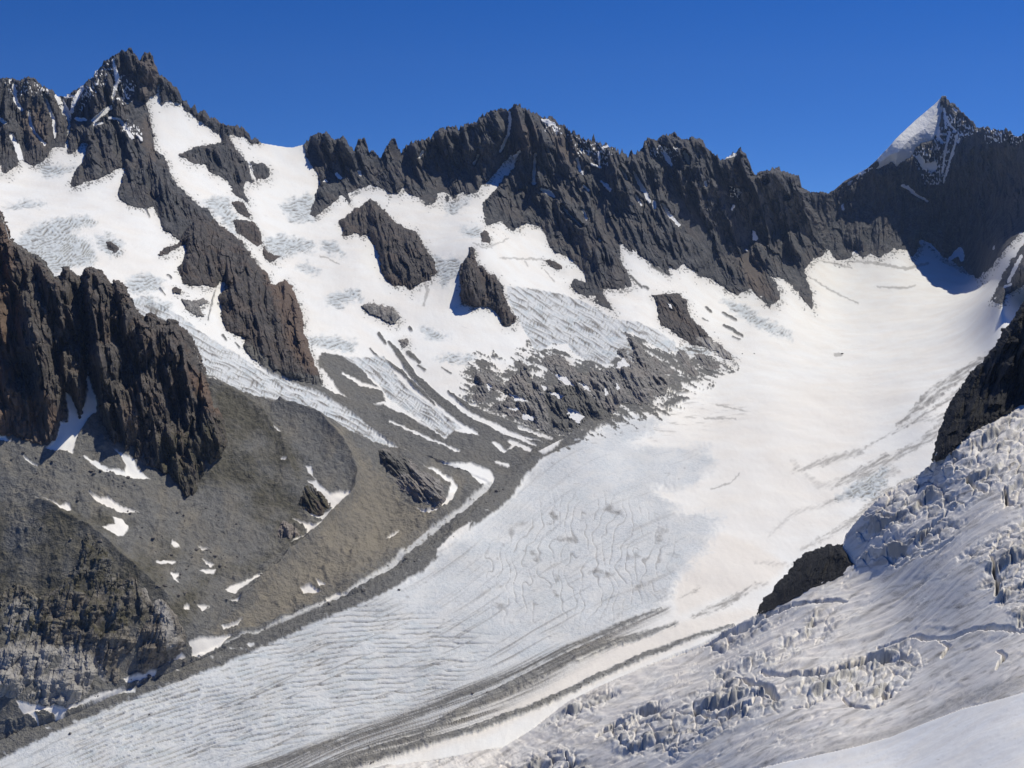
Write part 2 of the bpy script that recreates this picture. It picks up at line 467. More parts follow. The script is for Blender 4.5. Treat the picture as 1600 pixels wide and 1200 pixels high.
P_ICE = [(-300,1300),(-60,1190),(40,1150),(100,1122),(170,1095),(250,1064),(330,1034),(400,1006),(480,968),(560,934),(650,890),(700,858),(760,800),(800,768),(828,733),(850,716),(900,686),(950,668),(1000,652),(1040,648),(1030,668),(990,690),(1030,700),(1059,696),(1106,703),(1116,725),(1087,756),(1025,766),(1044,787),(1080,800),(1128,812),(1119,837),(1084,881),(1059,909),(1044,935),(1020,956),(960,985),(850,1040),(700,1120),(500,1205),(400,1300)]
SNOWLINE = 0
P_T1 = [(200,469),(231,462),(255,478),(291,500),(312,519),(359,547),(406,575),(450,594),(500,612),(550,645),(581,670),(612,692),(637,706),(612,697),(575,686),(547,677),(525,664),(500,661),(441,641),(375,612),(344,600),(325,592),(316,570),(309,556),(300,531),(260,510),(225,495)]
P_T2 = [(540,560),(600,558),(618,585),(640,608),(680,638),(712,662),(722,670),(712,674),(695,684),(672,670),(650,652),(625,635),(605,622),(592,600),(575,585)]
P_T3 = [(791,447),(825,450),(875,459),(919,475),(959,497),(997,503),(1028,516),(1053,534),(1059,547),(1040,550),(1012,534),(981,516),(978,525),(991,556),(990,566),(966,556),(950,569),(937,569),(900,556),(887,537),(862,537),(837,553),(828,531),(819,516),(806,494),(794,469)]
ICE_PATCH = [
 [(25,377),(47,356),(94,344),(134,339),(150,347),(110,362),(137,378),(150,405),(137,416),(103,419),(83,431),(62,409),(37,391)],
 [(2,324),(25,318),(44,314),(68,318),(40,326)],[(152,372),(165,368),(190,380),(186,396),(172,398),(158,390)],[(200,434),(231,428),(250,437),(250,450),(203,459),(198,445)],[(226,472),(235,466),(269,478),(262,484),(240,486)],
 [(508,466),(525,456),(559,454),(566,466),(545,470),(528,480),(512,476)],[(481,528),(500,526),(525,530),(556,536),(550,553),(512,544),(485,540)],[(659,511),(672,514),(700,525),(690,528),(675,531)],[(681,562),(703,555),(744,559),(730,566),(706,567)],
 [(316,318),(340,308),(359,312),(367,344),(364,366),(352,350),(330,330)],[(440,322),(480,305),(497,312),(490,345),(455,345)],[(412,375),(441,368),(487,378),(490,391),(455,396),(425,404)],[(465,416),(480,412),(496,424),(488,428)],
 [(502,378),(520,380),(535,396),(520,396),(505,388)],[(678,402),(722,406),(720,431),(691,444),(680,430)],[(720,356),(748,353),(752,368),(735,372)],[(697,322),(716,318),(735,306),(716,330),(700,334)],[(1131,469),(1160,475),(1181,492),(1209,507),(1237,527),(1219,525),(1181,508),(1153,491)],[(1308,778),(1330,760),(1384,732),(1384,760),(1362,778)],[(1058,548),(1080,542),(1120,548),(1100,556),(1075,556)],
 [(60,255),(100,262),(118,258),(95,272),(70,276)]]

P_D2A = [(503,552),(530,556),(560,566),(575,590),(597,610),(603,628),(580,632),(545,625),(520,602),(500,580),(496,564)]
P_D2B = [(478,576),(492,598),(520,612),(548,625),(590,632),(612,635),(640,652),(672,672),(696,686),(705,675),(740,680),(765,676),(790,688),(850,692),(880,690),(920,672),(915,682),(870,700),(845,715),(815,738),(800,760),(780,780),(740,810),(700,830),(690,760),(700,735),(660,715),(612,697),(575,684),(547,660),(510,632),(470,604),(440,596),(412,574),(395,556),(430,560)]
DEB_STROKES = [
 [(608,535,2),(622,552,4.5),(647,588,5)],[(648,588,4),(662,602,6),(690,628,7),(730,660,9),(790,690,9),(850,700,8)],[(600,562,2),(618,575,3),(634,586,3)],[(628,582,2),(650,604,3),(668,620,3),(680,633,1.5)],[(700,612,1.5),(740,642,5),(790,664,8),(850,684,8),(890,690,5)],
 [(592,522,2.5),(602,537,2.5)],[(578,546,1.5),(590,558,1.5)],[(638,552,4),(655,566,3)],[(654,572,2),(664,578,2)],[(705,585,1),(690,575,1)],[(640,512,2.2),(643,516,2.2)],
 [(965,425,1.5),(985,432,2),(1003,450,1.5)],[(1020,416,3),(1046,430,1.5)],[(1006,448,2),(1012,452,2)],[(1103,481,2),(1111,487,2.4)],[(1130,488,1.5),(1150,500,2)],[(1131,509,2),(1145,515,3),(1160,526,2)],[(1145,527,1.3),(1156,531,1.3)],[(1098,498,1),(1106,502,1)],
 [(226,305,1.5),(228,325,1.5),(234,340,1)],[(325,500,.8),(330,478,.8),(336,454,.8)],[(345,470,1),(350,478,2),(340,474,1)],[(348,524,2),(353,532,1.5)],[(330,532,1.5),(355,548,1.5)],[(336,540,1.2),(358,552,1.2)],[(368,537,1.5),(374,544,1.5)],[(385,565,1.5),(396,570,1.5)],[(250,450,1),(258,460,1)],[(262,430,1),(268,434,1.6)],
 [(880,690,1.5),(905,672,2.4),(930,664,2),(960,652,1.2)],[(990,640,2.2),(1006,642,3),(1030,640,1.5)],[(1040,632,3),(1062,625,3)],[(1056,615,1),(1075,612,1)],
 [(850,712,3),(880,697,3),(905,690,2)]]
MORAINE = [(960,652,.5),(930,668,2),(880,690,4),(845,708,7),(815,735,10),(795,765,12),(760,795,13),(720,822,13),(690,850,13),(650,885,12),(600,915,12),(540,942,12),(480,965,13),(400,1000,15),(330,1030,16),(250,1060,16),(170,1090,17),(100,1118,20),(40,1145,22),(-60,1190,25),(-200,1250,28)]
RIBBON = [(765,755,5),(750,774,4.5),(737,784,4.5),(706,809,4),(669,834,4.5),(641,859,5),(616,881,5),(581,906,4.5),(550,925,4),(500,950,3),(450,972,1.6),(400,995,1.2),(330,1020,.8)]
MEDIAL = [[(1033,952,1),(969,978,3.5),(906,1006,4),(828,1041,4),(750,1075,4),(712,1090,4),(619,1128,4.5),(525,1160,5),(400,1200,6),(250,1260,8)],
 [(1059,975,1.5),(1000,994,5),(937,1012,7),(844,1050,8),(750,1097,7),(666,1142,6),(587,1169,6),(480,1207,7)],
 [(1147,978,1),(1094,994,2.4),(1016,1022,3.4),(937,1056,3.6),(875,1087,4),(812,1112,5),(750,1137,5),(681,1155,4.6),(619,1175,4.4),(556,1194,5),(480,1220,6)]]
SNOW_P = [
 [(102,612),(110,620),(116,632),(122,650),(135,632),(138,610),(134,594),(138,585),(141,600),(144,612),(151,625),(151,647),(142,652),(130,672),(120,687),(114,712),(100,706),(71,700),(90,682),(95,660),(106,660),(107,645)],
 [(130,712),(150,722),(170,732),(195,736),(197,727),(190,715),(178,704),(184,708),(210,720),(215,732),(236,752),(217,750),(195,745),(170,739),(150,730),(132,717)],
 [(-20,684),(8,686),(19,695),(-20,694)],[(140,772),(155,777),(170,777),(182,787),(200,795),(217,800),(200,799),(185,800),(170,794),(155,786),(142,779)],[(37,714),(60,726),(59,729),(40,719)],
 [(56,781),(75,790),(95,800),(107,792),(112,800),(107,805),(95,805),(80,797)],[(177,810),(190,811),(201,821),(195,837),(185,841),(160,829),(180,822)],[(270,846),(282,855),(274,857),(267,852)],[(310,852),(325,855),(325,862),(315,860)],
 [(242,875),(265,876),(275,879),(272,882),(250,880)],[(315,874),(335,884),(330,887)],[(312,889),(337,891),(335,896),(322,895)],[(266,895),(281,900),(276,904),(280,914),(272,909)],[(352,923),(362,917),(395,909),(400,903),(411,905),(406,911),(375,923),(369,931),(356,927)],
 [(288,948),(296,948),(296,955),(288,955)],[(308,947),(328,950),(316,957)],[(359,945),(378,950),(373,954)],[(372,936),(387,944),(375,940)],[(345,978),(360,982),(381,977),(374,982),(373,988),(350,987)],
 [(295,1003),(319,994),(364,997),(353,1009),(337,1019),(312,1033),(300,1031),(300,1012)],[(259,1039),(278,1025),(281,1016),(291,1028),(284,1036),(262,1042)],[(192,1069),(225,1061),(244,1053),(245,1062),(219,1072),(200,1077)],
 [(25,1097),(47,1103),(94,1111),(125,1103),(156,1091),(187,1084),(212,1081),(212,1086),(175,1091),(150,1100),(109,1114),(91,1128),(69,1119),(56,1122),(62,1140),(50,1128),(34,1115)],
 [(478,730),(487,732),(490,748),(500,762),(516,775),(531,772),(547,778),(548,791),(531,806),(512,825),(494,842),(475,850),(455,852),(462,847),(481,841),(480,831),(469,819),(458,811),(475,816),(494,825),(506,819),(500,812),(472,798),(500,805),(519,805),(520,800),(503,781),(487,762),(480,755),(493,753),(481,737)],
 [(469,922),(484,916),(503,925),(475,930)],[(494,909),(509,914),(500,919)],[(508,936),(525,927),(542,931),(531,937),(512,944)],[(603,841),(625,831),(612,842)],[(400,1010),(392,1016),(385,1012)],
 [(662,730),(684,734),(706,747),(716,762),(709,778),(687,795),(672,806),(650,796),(668,799),(687,787),(701,774),(704,756),(687,742)],[(625,731),(636,737),(628,736)],
 [(687,723),(737,724),(765,734),(774,747),(768,760),(750,756),(731,737),(706,728)],[(737,819),(731,831),(706,862),(681,872),(684,862),(712,834)],
 [(841,709),(875,691),(880,688),(866,703),(850,711)],[(790,705),(798,698),(812,690),(800,702)],[(655,640),(662,645),(668,652),(660,650)],[(615,722),(622,718),(625,730)],[(560,1010),(540,1010),(550,1006)]]
SNOW_S = [[(601,633,2),(650,652,2.6),(697,687,1)],[(609,659,1.4),(650,678,1.8),(712,703,1)],[(722,641,2.5),(775,666,3.2),(837,697,1.6)],[(797,691,3),(828,703,3)],[(812,669,3),(862,686,2.5)],[(772,692,3),(787,706,3.5)],[(716,662,2),(744,677,2)],
 [(537,584,1.5),(562,600,3),(597,609,2)],[(503,581,4),(525,612,4)],[(775,722,2),(795,728,2)],[(655,640,3),(664,650,2)],[(490,570,1.5),(508,596,2.5)],[(700,700,1),(716,706,1.6)],[(430,676,1.5),(437,682,1.5)],[(440,724,1.5),(446,726,1.5)],[(327,598,1),(338,602,1.2)]]
VEG = [(470,720),(400,640),(360,600),(330,620),(350,700),(300,760),(360,800),(420,830),(450,850),(400,900),(300,880),(240,830),(150,800),(60,800),(0,780),(-200,780),(-200,1100),(60,1000),(200,980),(280,1000),(330,900),(470,860)]

BROKEN = [
 [(937,1147),(975,1119),(1022,1100),(1062,1108),(1087,1090),(1119,1068),(1156,1058),(1203,1070),(1219,1100),(1187,1112),(1156,1125),(1094,1153),(1050,1182),(1016,1172),(969,1172)],
 [(780,1200),(869,1172),(900,1178),(930,1215),(800,1260)],[(1219,1003),(1241,990),(1275,962),(1294,966),(1291,994),(1270,996),(1241,1012)],[(1112,1052),(1150,1040),(1162,1050),(1120,1064)],[(1156,1032),(1200,1020),(1218,1028),(1172,1046)],
 [(1537,910),(1553,878),(1581,850),(1640,830),(1660,960),(1600,944),(1562,940)],[(1500,750),(1545,736),(1575,722),(1640,700),(1640,760),(1575,752),(1525,774)],[(1337,814),(1380,780),(1440,745),(1480,758),(1505,790),(1440,807),(1390,832),(1345,842)],
 [(1566,760),(1590,758),(1594,790),(1566,792)],[(1430,735),(1470,705),(1520,680),(1600,640),(1660,640),(1660,690),(1540,720),(1480,745)],[(1100,1005),(1150,982),(1190,968),(1200,975),(1150,1005),(1112,1020)],[(1340,880),(1400,840),(1480,812),(1500,820),(1440,860),(1400,880)],
 [(860,1135),(880,1110),(940,1078),(960,1080),(900,1120),(870,1140)],[(1500,870),(1560,835),(1620,800),(1640,830),(1580,850),(1530,880)],[(1580,958),(1620,945),(1660,980),(1590,975)],[(1230,1075),(1290,1040),(1370,1020),(1425,1018),(1440,1035),(1385,1090),(1310,1080),(1260,1095)]]
GROOVES = [[(1040,1030,1),(1100,1006,3.5),(1147,986,4),(1194,964,3),(1241,945,3),(1300,936,2.5),(1322,940,1)],
 [(1372,1010,1),(1422,998,2.5),(1481,995,2),(1522,983,3),(1569,981,3.5),(1640,984,3)],[(1190,1050,1.5),(1230,1052,5),(1300,1046,6),(1345,1034,4),(1359,1027,5),(1422,1026,3)],
 [(1240,1102,1),(1262,1098,3),(1294,1082,1.5)],[(1380,1078,3),(1388,1086,4),(1394,1076,2)],[(1318,1088,1.5),(1330,1100,3),(1359,1106,2.5),(1378,1096,1)],[(1505,745,2),(1520,756,5),(1540,768,2)],
 [(1548,872,2),(1560,900,4),(1558,930,3)],[(1570,764,2),(1574,784,4),(1586,790,2)],[(1440,836,1),(1470,810,2),(1480,800,1)],[(1150,1062,3),(1200,1074,6),(1214,1092,3)],[(1085,1110,3),(1140,1120,5),(1170,1100,3)],[(1470,1000,1),(1484,1008,2),(1470,1028,1)],
 [(1430,835,1),(1460,815,1.5)],[(1440,868,1),(1470,852,1.5),(1490,840,1)],[(935,1150,2),(960,1132,3),(985,1120,2)],[(1560,1018,1.5),(1570,1024,3),(1556,1046,1)],[(884,1178,1.5),(892,1196,2)]]

# ------------------------------------------------------------ the continuous land surface
STEP = 1.25
gx = np.concatenate([np.arange(-160, -4, 6.0), np.arange(-4, 1604, STEP), np.arange(1606, 1765, 6.0)])
gy = np.concatenate([np.arange(60, 1204, STEP), np.arange(1206, 1290, 6.0)])
PX, PY = np.meshgrid(gx.astype(np.float32), gy.astype(np.float32))
sk = sky_y(gx).astype(np.float32)[None, :] + np.zeros_like(PY)
rocky = np.interp(gx, np.arange(-200, 1801), ROCKY)[None, :]
sk = sk + 9 * rocky + (1 - rocky) * 0.5
over = np.clip(sk - PY, 0, 60)
PYe = np.where(PY < sk, sk + over * .6, PY)
shp = PX.shape

w1 = 1.6 * perlin(PX / 7, PYe / 7, 1) + 1.1 * perlin(PX / 3, PYe / 3, 2); w2 = 1.6 * perlin(PX / 7, PYe / 7, 3) + 1.1 * perlin(PX / 3, PYe / 3, 4)
WX = PX + w1; WY = PYe + w2
s_l = sdf(P_LEFT, PX + .5 * w1, PYe + .5 * w2); s_r = sdf(P_RIGHT, PX + .4 * w1, PYe + .4 * w2, 40); s_n = sdf(P_NEAR, PX, PYe)
fl = sstep(-1.0, 1.0, s_l); fr = sstep(-1.0, 1.0, s_r); fn = sstep(-.7, .7, s_n)
lb = BASE(PX, PYe); ll = LEFT(PX, PYe); lr = RIGHT(PX, PYe); ln = NEAR(PX, PYe)
lt = lb + (ll - lb) * fl
lt = lt + (lr - lt) * fr
lt = lt + (ln - lt) * fn
T = np.exp(lt)
TB = np.exp(lb) * (1 + .004 * sstep(0, 6, s_l) + .006 * sstep(0, 6, s_r)) + over * 12.0
dx, dy, dz = ray(PX, PYe)
CX = T * dx; CY = T * dy; CZ = T * dz
pxm = T / FPX

# classes
deb = np.zeros(shp, np.float32); ice = deb.copy(); dirt_dark = deb.copy(); warm = deb.copy(); veg = deb.copy(); blue = deb.copy()
soft = lambda s, a=1.0: sstep(-a, a, s)
sL = sdf(P_LEFT, WX, WY)
deb = np.maximum(deb, soft(sL))
for p in (P_D2A, P_D2B): deb = np.maximum(deb, soft(sdf(p, WX, WY)))
for s in DEB_STROKES: deb = np.maximum(deb, soft(stroke(s, PX + .6 * w1, PYe + .6 * w2), .8))
BFIELD = [(728,580),(755,560),(800,572),(830,548),(865,545),(905,562),(930,560),(975,512),(1010,535),(1070,552),(1140,568),(1110,590),(1070,612),(1040,640),(1000,652),(930,674),(870,692),(810,668),(740,640)]
bf = sdf(BFIELD, PX + 3 * w1, PYe + 3 * w2)
bnz = fbm((PX + 1.1 * PYe) / 34, (PYe - .55 * PX) / 9, 195, 4) + .25 * perlin(PX / 3, PYe / 2.4, 196)
deb = np.maximum(deb, sstep(.02, .10, bnz + .014 * np.clip(bf, -20, 14)) * (bf > -16))
sI = sdf(P_ICE, PX + 4 * w1, PYe + 3 * w2)
ice_e = sI + 16 * fbm(PX / 48, PYe / 22, 8, 4) + 5 * fbm(PX / 9, PYe / 5, 9, 3)
ice = np.maximum(ice, sstep(-12, 14, ice_e) * (.62 + .38 * sstep(-.35, .25, fbm(PX / 34, PYe / 16, 10, 3))))
def lines(q, width):
    c = 1 - np.abs((q % 1) * 2 - 1)
    return sstep(1 - width, 1, c)
TR = []
for k, (p, sl_) in enumerate(((P_T1, .50), (P_T2, .75), (P_T3, .62))):
    s = sdf(p, WX, WY); m = soft(s, 1.5)
    ac_ = PYe - sl_ * PX; al_ = PX + sl_ * PYe
    fr_ = fbm((ac_ + 5 * fbm(PX / 40, PYe / 40, 30, 2)) / 4.2, al_ / 42, 31 + k, 3)
    arc = lines((al_ + .004 * ac_ * ac_ * 0 + 9 * fbm(PX / 28, PYe / 28, 33 + k, 2)) / 6.5, .4) * sstep(-.2, .3, fbm(ac_ / 9, al_ / 16, 36 + k, 2))
    ice = np.maximum(ice, m * .85); deb = deb * (1 - m)
    dirt_dark = np.maximum(dirt_dark, m * (sstep(-.05, .45, fr_) * .72 + arc * .50 + .14))
    blue = np.maximum(blue, m * sstep(-.1, .6, fbm(PX / 22, PYe / 14, 35, 3)) * (.6 if k == 0 else .75))
    TR.append(m * (4.0 * fr_ - 4.5 * arc))
PATCH_REL = np.zeros(shp, np.float32)
for i, p in enumerate(ICE_PATCH):
    s = sdf(p, PX + 2.2 * w1, PYe + 2.2 * w2); m = sstep(-7, 6, s + 7 * fbm(PX / 14, PYe / 9, 39 + i, 2))
    q = (PYe + .10 * PX + 9 * fbm(PX / 30, PYe / 26, 40 + i, 2) + .004 * (PX - p[0][0]) ** 2) / 5.2
    ln_ = lines(q, .55) * sstep(-.25, .2, fbm(PX / 16, PYe / 3.5, 44 + i, 2))
    ice = np.maximum(ice, m * .45); dirt_dark = np.maximum(dirt_dark, m * (ln_ * 1.0 + .12 + .34 * sstep(-.2, .5, fbm(PX / 6, PYe / 4, 45, 2))))
    PATCH_REL = np.maximum(PATCH_REL, m * ln_); blue = np.maximum(blue, m * .6)
mor = soft(stroke(MORAINE, PX + 1.1 * w1 + 3 * perlin(PX / 25, PYe / 18, 52), PYe + .9 * w2), 1.6)
morh = sstep(-5, 9, stroke(MORAINE, PX, PYe))
deb = np.maximum(deb, mor * sstep(-.75, -.35, fbm(PX / 16, PYe / 7, 51, 3)))
rb = stroke(RIBBON, PX + 1.1 * w1, PYe + 1.1 * w2)
m = soft(rb, 1.6) * sstep(-.6, -.15, fbm(PX / 9, PYe / 6, 55, 3))
deb = deb * (1 - m * .92); ice = np.maximum(ice, m * .5); dirt_dark = np.where(m > .2, np.maximum(dirt_dark, .32 * m), dirt_dark)
for p in SNOW_P:
    m = soft(sdf(p, PX + .8 * w1, PYe + .8 * w2), .8); deb = deb * (1 - m); warm = np.maximum(warm, m * .45 * (PYe > 770))
for s in SNOW_S:
    m = soft(stroke(s, PX + .9 * w1, PYe + .9 * w2), .8); deb = deb * (1 - m)
# lower glacier: flow streaks, transverse crevasses, foliation
inI = sstep(-10, 12, ice_e)
FLOW = TPS([(-50,1190),(100,1120),(330,1035),(560,935),(700,855),(800,765),(850,716),(940,670),(1060,640),
            (250,1260),(525,1155),(750,1080),(906,1006),(1033,952),(1100,900),(1180,820),(1320,740),
            (1094,994),(875,1087),(681,1155),(480,1225),(600,1050),(800,920),(950,800)],
           [0]*9 + [1,1,1,1,1,.98,.96,1.02] + [1.22,1.2,1.2,1.2,.66,.55,.5], .002)
toleft = FLOW(PX, PYe) * 190
along = PX * .86 - PYe * .5
fl_dir = .6 * fbm((toleft + 5 * fbm(PX / 160, PYe / 120, 61, 2)) / 5.0, along / 260, 60, 3) + .55 * fbm(toleft / 2.3, along / 130, 62, 3)
broad = fbm(PX / 90, PYe / 60, 66, 3)
streak = sstep(-.02, .5, fl_dir + .28 * broad)
low = sstep(760, 1060, PYe - .25 * (PX - 700))
dirt_dark = np.maximum(dirt_dark, inI * streak * (.42 + .36 * low))
dirt_dark = np.maximum(dirt_dark, inI * (.15 + .10 * sstep(-.3, .4, broad)))
m2 = stroke([(1040,955,6),(900,1020,22),(750,1095,34),(600,1150,34),(450,1205,36),(300,1260,36)], PX, PYe, 60)
band = sstep(-10, 14, m2)
fine = fbm(toleft / 1.7, along / 170, 64, 3)
dirt_dark = np.maximum(dirt_dark, band * (.34 + .60 * sstep(-.30, .30, .6 * fl_dir + .8 * fine)))
deb = np.maximum(deb, band * .85 * sstep(.22, .42, fine * .9 + .5 * fl_dir))
for j, s in enumerate(MEDIAL):
    q = stroke(s, PX + 1.4 * w1, PYe + 1.2 * w2)
    m = sstep(-3.5, 1.5, q) * sstep(-.42, -.02, .5 * fbm(PX / 18, PYe / 8, 71 + j, 3) + .7 * fl_dir + .9 * fine + (.30 if j == 2 else .0) + .04 * np.clip(q, -3, 6))
    deb = np.maximum(deb, m * (.80 if j < 2 else .9))
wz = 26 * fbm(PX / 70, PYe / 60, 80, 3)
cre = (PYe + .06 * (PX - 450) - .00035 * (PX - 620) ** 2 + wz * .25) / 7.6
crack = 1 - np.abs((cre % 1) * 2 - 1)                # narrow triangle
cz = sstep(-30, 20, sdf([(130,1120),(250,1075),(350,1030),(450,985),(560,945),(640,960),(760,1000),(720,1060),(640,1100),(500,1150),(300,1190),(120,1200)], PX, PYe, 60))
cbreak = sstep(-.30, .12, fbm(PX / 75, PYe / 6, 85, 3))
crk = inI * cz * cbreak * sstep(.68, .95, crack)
dirt_dark = np.maximum(dirt_dark, crk * .95)  # crevasse lines drawn dark in the ice colour
fz = sstep(-40, 30, sdf([(740,880),(800,820),(850,780),(930,770),(1010,790),(1060,850),(1040,930),(960,970),(880,970),(780,960)], PX, PYe, 80))
fo = (PX + .12 * PYe + 30 * fbm(PX / 70, PYe / 70, 91, 2) + 12 * fbm(PX / 24, PYe / 30, 92, 2)) / 16.0
foc = 1 - np.abs((fo % 1) * 2 - 1)
fol = inI * fz * sstep(.80, .99, foc) * sstep(-.55, -.05, fbm(PX / 30, PYe / 30, 93, 2))
dirt_dark = np.maximum(dirt_dark, fol * .62)
dirt_dark = np.maximum(dirt_dark, inI * fz * sstep(.1, .6, fbm(PX / 34 + 3, PYe / 26, 95, 4)) * .8)
dirt_dark = np.maximum(dirt_dark, inI * sstep(.25, .7, fbm(PX / 14, PYe / 8, 97, 4)) * .6)
blue = np.maximum(blue, inI * sstep(0.0, .5, fbm(PX / 60, PYe / 40, 99, 3)) * .22)
blue = np.maximum(blue, inI * cz * sstep(.0, .5, fbm(PX / 50, PYe / 22, 98, 3)) * .5)
warm = np.maximum(warm, soft(sdf([(1075,880),(1090,850),(1130,830),(1180,850),(1230,880),(1200,915),(1120,935),(1060,960),(1050,930)], WX, WY), 8) * .7)
warm = np.maximum(warm, soft(sdf([(560,1200),(640,1178),(760,1150),(850,1105),(950,1062),(1010,1035),(1060,1015),(1150,975),(1188,958),(1170,950),(1050,975),(950,1010),(850,1075),(740,1135),(640,1180)], WX, WY), 8) * .75)
warm = np.maximum(warm, sstep(-25, 30, sdf([(990,690),(1100,640),(1300,590),(1420,600),(1330,720),(1300,800),(1200,870),(1080,850),(1120,800),(1040,770),(1110,740)], PX, PYe, 60)) * .30)
warm = np.maximum(warm, inI * sstep(.2, .5, fbm(PX / 45, PYe / 18, 103, 2)) * .35)
# dusty streaks on the right hand slope and speckles in front of the black rock
for a, b in [([(1344,706,.6),(1425,660,2.5),(1487,620,2.5),(1510,596,1.5)], .65), ([(1420,642,1),(1462,605,4),(1530,565,5),(1575,540,3)], .7), ([(1237,738,2),(1300,718,7),(1344,708,5)], .4),([(1300,760,3),(1360,738,7),(1440,690,6),(1475,660,3)], .45),([(1400,665,2),(1440,635,5),(1490,598,5),(1520,580,2)], .6),([(1280,790,2),(1330,770,5),(1400,735,5)], .35),([(1420,700,2),(1445,690,5),(1462,680,4)], .5),([(1250,860,2),(1310,830,5),(1330,815,6)], .35), ([(1312,752,3),(1350,735,8),(1387,712,3)], .5),
             ([(1337,812,5),(1375,780,9),(1425,750,6)], .5), ([(1425,660,2),(1470,655,6),(1490,640,2)], .35), ([(1080,966,2),(1130,945,6),(1180,915,2)], .5), ([(1060,936,1),(1090,920,2),(1092,915,1)], .5), ([(1350,900,2),(1250,880,3),(1180,880,2)], .25),
             ([(1105,950,1),(1170,920,2),(1200,912,1)], .5), ([(1200,835,2),(1240,800,4),(1330,775,4)], .2), ([(1238,720,3),(1280,760,4),(1340,740,3)], .2)]:
    m = soft(stroke(a, PX + 2 * w1, PYe + 2 * w2), 2.5)
    dirt_dark = np.maximum(dirt_dark, m * min(.85, b * 1.45) * sstep(-.5, .3, fbm((PX + PYe * .3) / 16, (PYe + PX * .55) / 3.5, 107, 3)))
for q in [[(738,380,1),(760,388,1.2),(795,372,1.2)],[(782,403,1),(810,404,1.5),(850,406,1.5)],[(820,408,1),(826,416,1)],[(850,421,1),(866,441,1)],[(664,440,3),(668,456,2.5),(662,476,2)],[(500,400,1.5),(512,402,1),(530,412,1)],[(507,388,1),(528,394,1.2)],[(1306,553,3),(1314,553,3)], [(1120,632,1.5),(1160,641,1)], [(1100,652,1.4),(1150,655,1)], [(1140,755,1.4),(1110,764,1)], [(1142,754,1),(1155,740,1)]]:
    dirt_dark = np.maximum(dirt_dark, soft(stroke(q, WX, WY), .7) * .5)
dz_ = sstep(-20, 10, sdf([(1000,640),(1060,625),(1150,635),(1190,640),(1120,660),(1040,680),(960,700),(900,700)], PX, PYe, 40))
dirt_dark = np.maximum(dirt_dark, dz_ * sstep(.1, .6, fbm(PX / 26, PYe / 3.2, 111, 3)) * .5)
# thin marks on the upper snow (bergschrund lines, melt runnels)
up = (1 - inI) * (1 - fl) * (1 - fr)
dirt_dark = np.maximum(dirt_dark, up * (PYe < 620) * sstep(.52, .8, fbm((PX + .6 * PYe) / 30, (PYe - .35 * PX) / 5, 115, 3)) * .30)
for s in [[(1265,405,1),(1300,410,1.6),(1330,418,1.2)],[(1330,408,1.5),(1370,411,2.4),(1416,420,2.6),(1450,412,1.5)],[(1370,448,1),(1415,450,1.8),(1430,446,1)],[(1262,432,1),(1290,448,1.4),(1330,470,.8)],[(1320,464,1),(1340,474,1.2)],[(1470,405,2.5),(1500,420,3),(1530,434,2)]]:
    dirt_dark = np.maximum(dirt_dark, soft(stroke(s, WX, WY), .9) * .55)
warm = np.where((deb > .3) & (fl < .5), 0, warm)
veg = soft(sdf(VEG, PX + 5 * w1, PYe + 5 * w2), 14) * fl

tan = sstep(-14, 16, sdf([(520,680),(548,720),(562,755),(560,785),(535,812),(500,846),(455,884),(400,950),(330,990),(380,1000),(470,950),(560,905),(640,850),(690,800),(640,790),(600,750),(570,720)], PX + 6 * w1, PYe + 6 * w2, 30)) * fl
warm = np.where((fl > .5) & (deb > .5) & (mor < .5), tan * .8 + .5 * sstep(-.1, .5, fbm((PX + .3 * PYe) / 34, PYe / 60, 118, 4)), warm)
# icefall on the right
flowc = (PYe + .50 * PX)                            # across the streaks
st1 = fbm((flowc + 12 * fbm(PX / 120, PYe / 80, 120, 2)) / 9, (PX - .5 * PYe) / 70, 121, 4)
st2 = fbm((flowc + 8 * fbm(PX / 60, PYe / 60, 122, 2)) / 3.2, (PX - .5 * PYe) / 22, 123, 3)
dirt_dark = np.where(fr > .5, sstep(-.05, .6, st1) * .55 + sstep(.05, .6, st2) * .42 + .08, dirt_dark)
warm = np.where(fr > .5, sstep(0.05, .6, fbm(flowc / 30, (PX - .5 * PYe) / 130, 125, 3)) * .95, warm)
ice = np.where(fr > .5, .12 + .25 * sstep(-.3, .4, fbm(PX / 40, PYe / 25, 127, 3)), ice)
deb = np.where(fr > .5, 0, deb); blue = np.where(fr > .5, 0, blue)
brk = np.zeros(shp, np.float32); bn = 9 * fbm(PX / 26, PYe / 16, 128, 3)
for p in BROKEN:
    brk = np.maximum(brk, sstep(-14, 9, sdf(p, PX + 2.2 * w1, PYe + 2.2 * w2) + bn))
brk *= fr * (1 - fn)
grv = np.zeros(shp, np.float32)
for s in GROOVES:
    grv = np.maximum(grv, sstep(-1.2, 2.6, stroke(s, PX + .5 * w1 + 2 * perlin(PX / 14, PYe / 14, 181), PYe + .5 * w2 + 2 * perlin(PX / 14, PYe / 14, 182))))
grv *= fr * (1 - fn)
bandn = soft(stroke([(1240,1192,2),(1300,1170,5),(1412,1136,8),(1506,1092,9),(1600,1062,13),(1760,1010,16)], PX, PYe + w2), 6) * (1 - fn) * fr
dirt_dark = np.maximum(dirt_dark, bandn * (.45 + .35 * st2)); 
warm = np.where(bandn > .3, np.maximum(warm, .5 * bandn), warm)
isn = fn > .5
dirt_dark = np.where(isn, .04 + .5 * sstep(.35, .75, fbm(PX / 12 + PYe / 30, PYe / 3, 131, 4)), dirt_dark)
warm = np.where(isn, 0, warm); ice = np.where(isn, .15, ice)

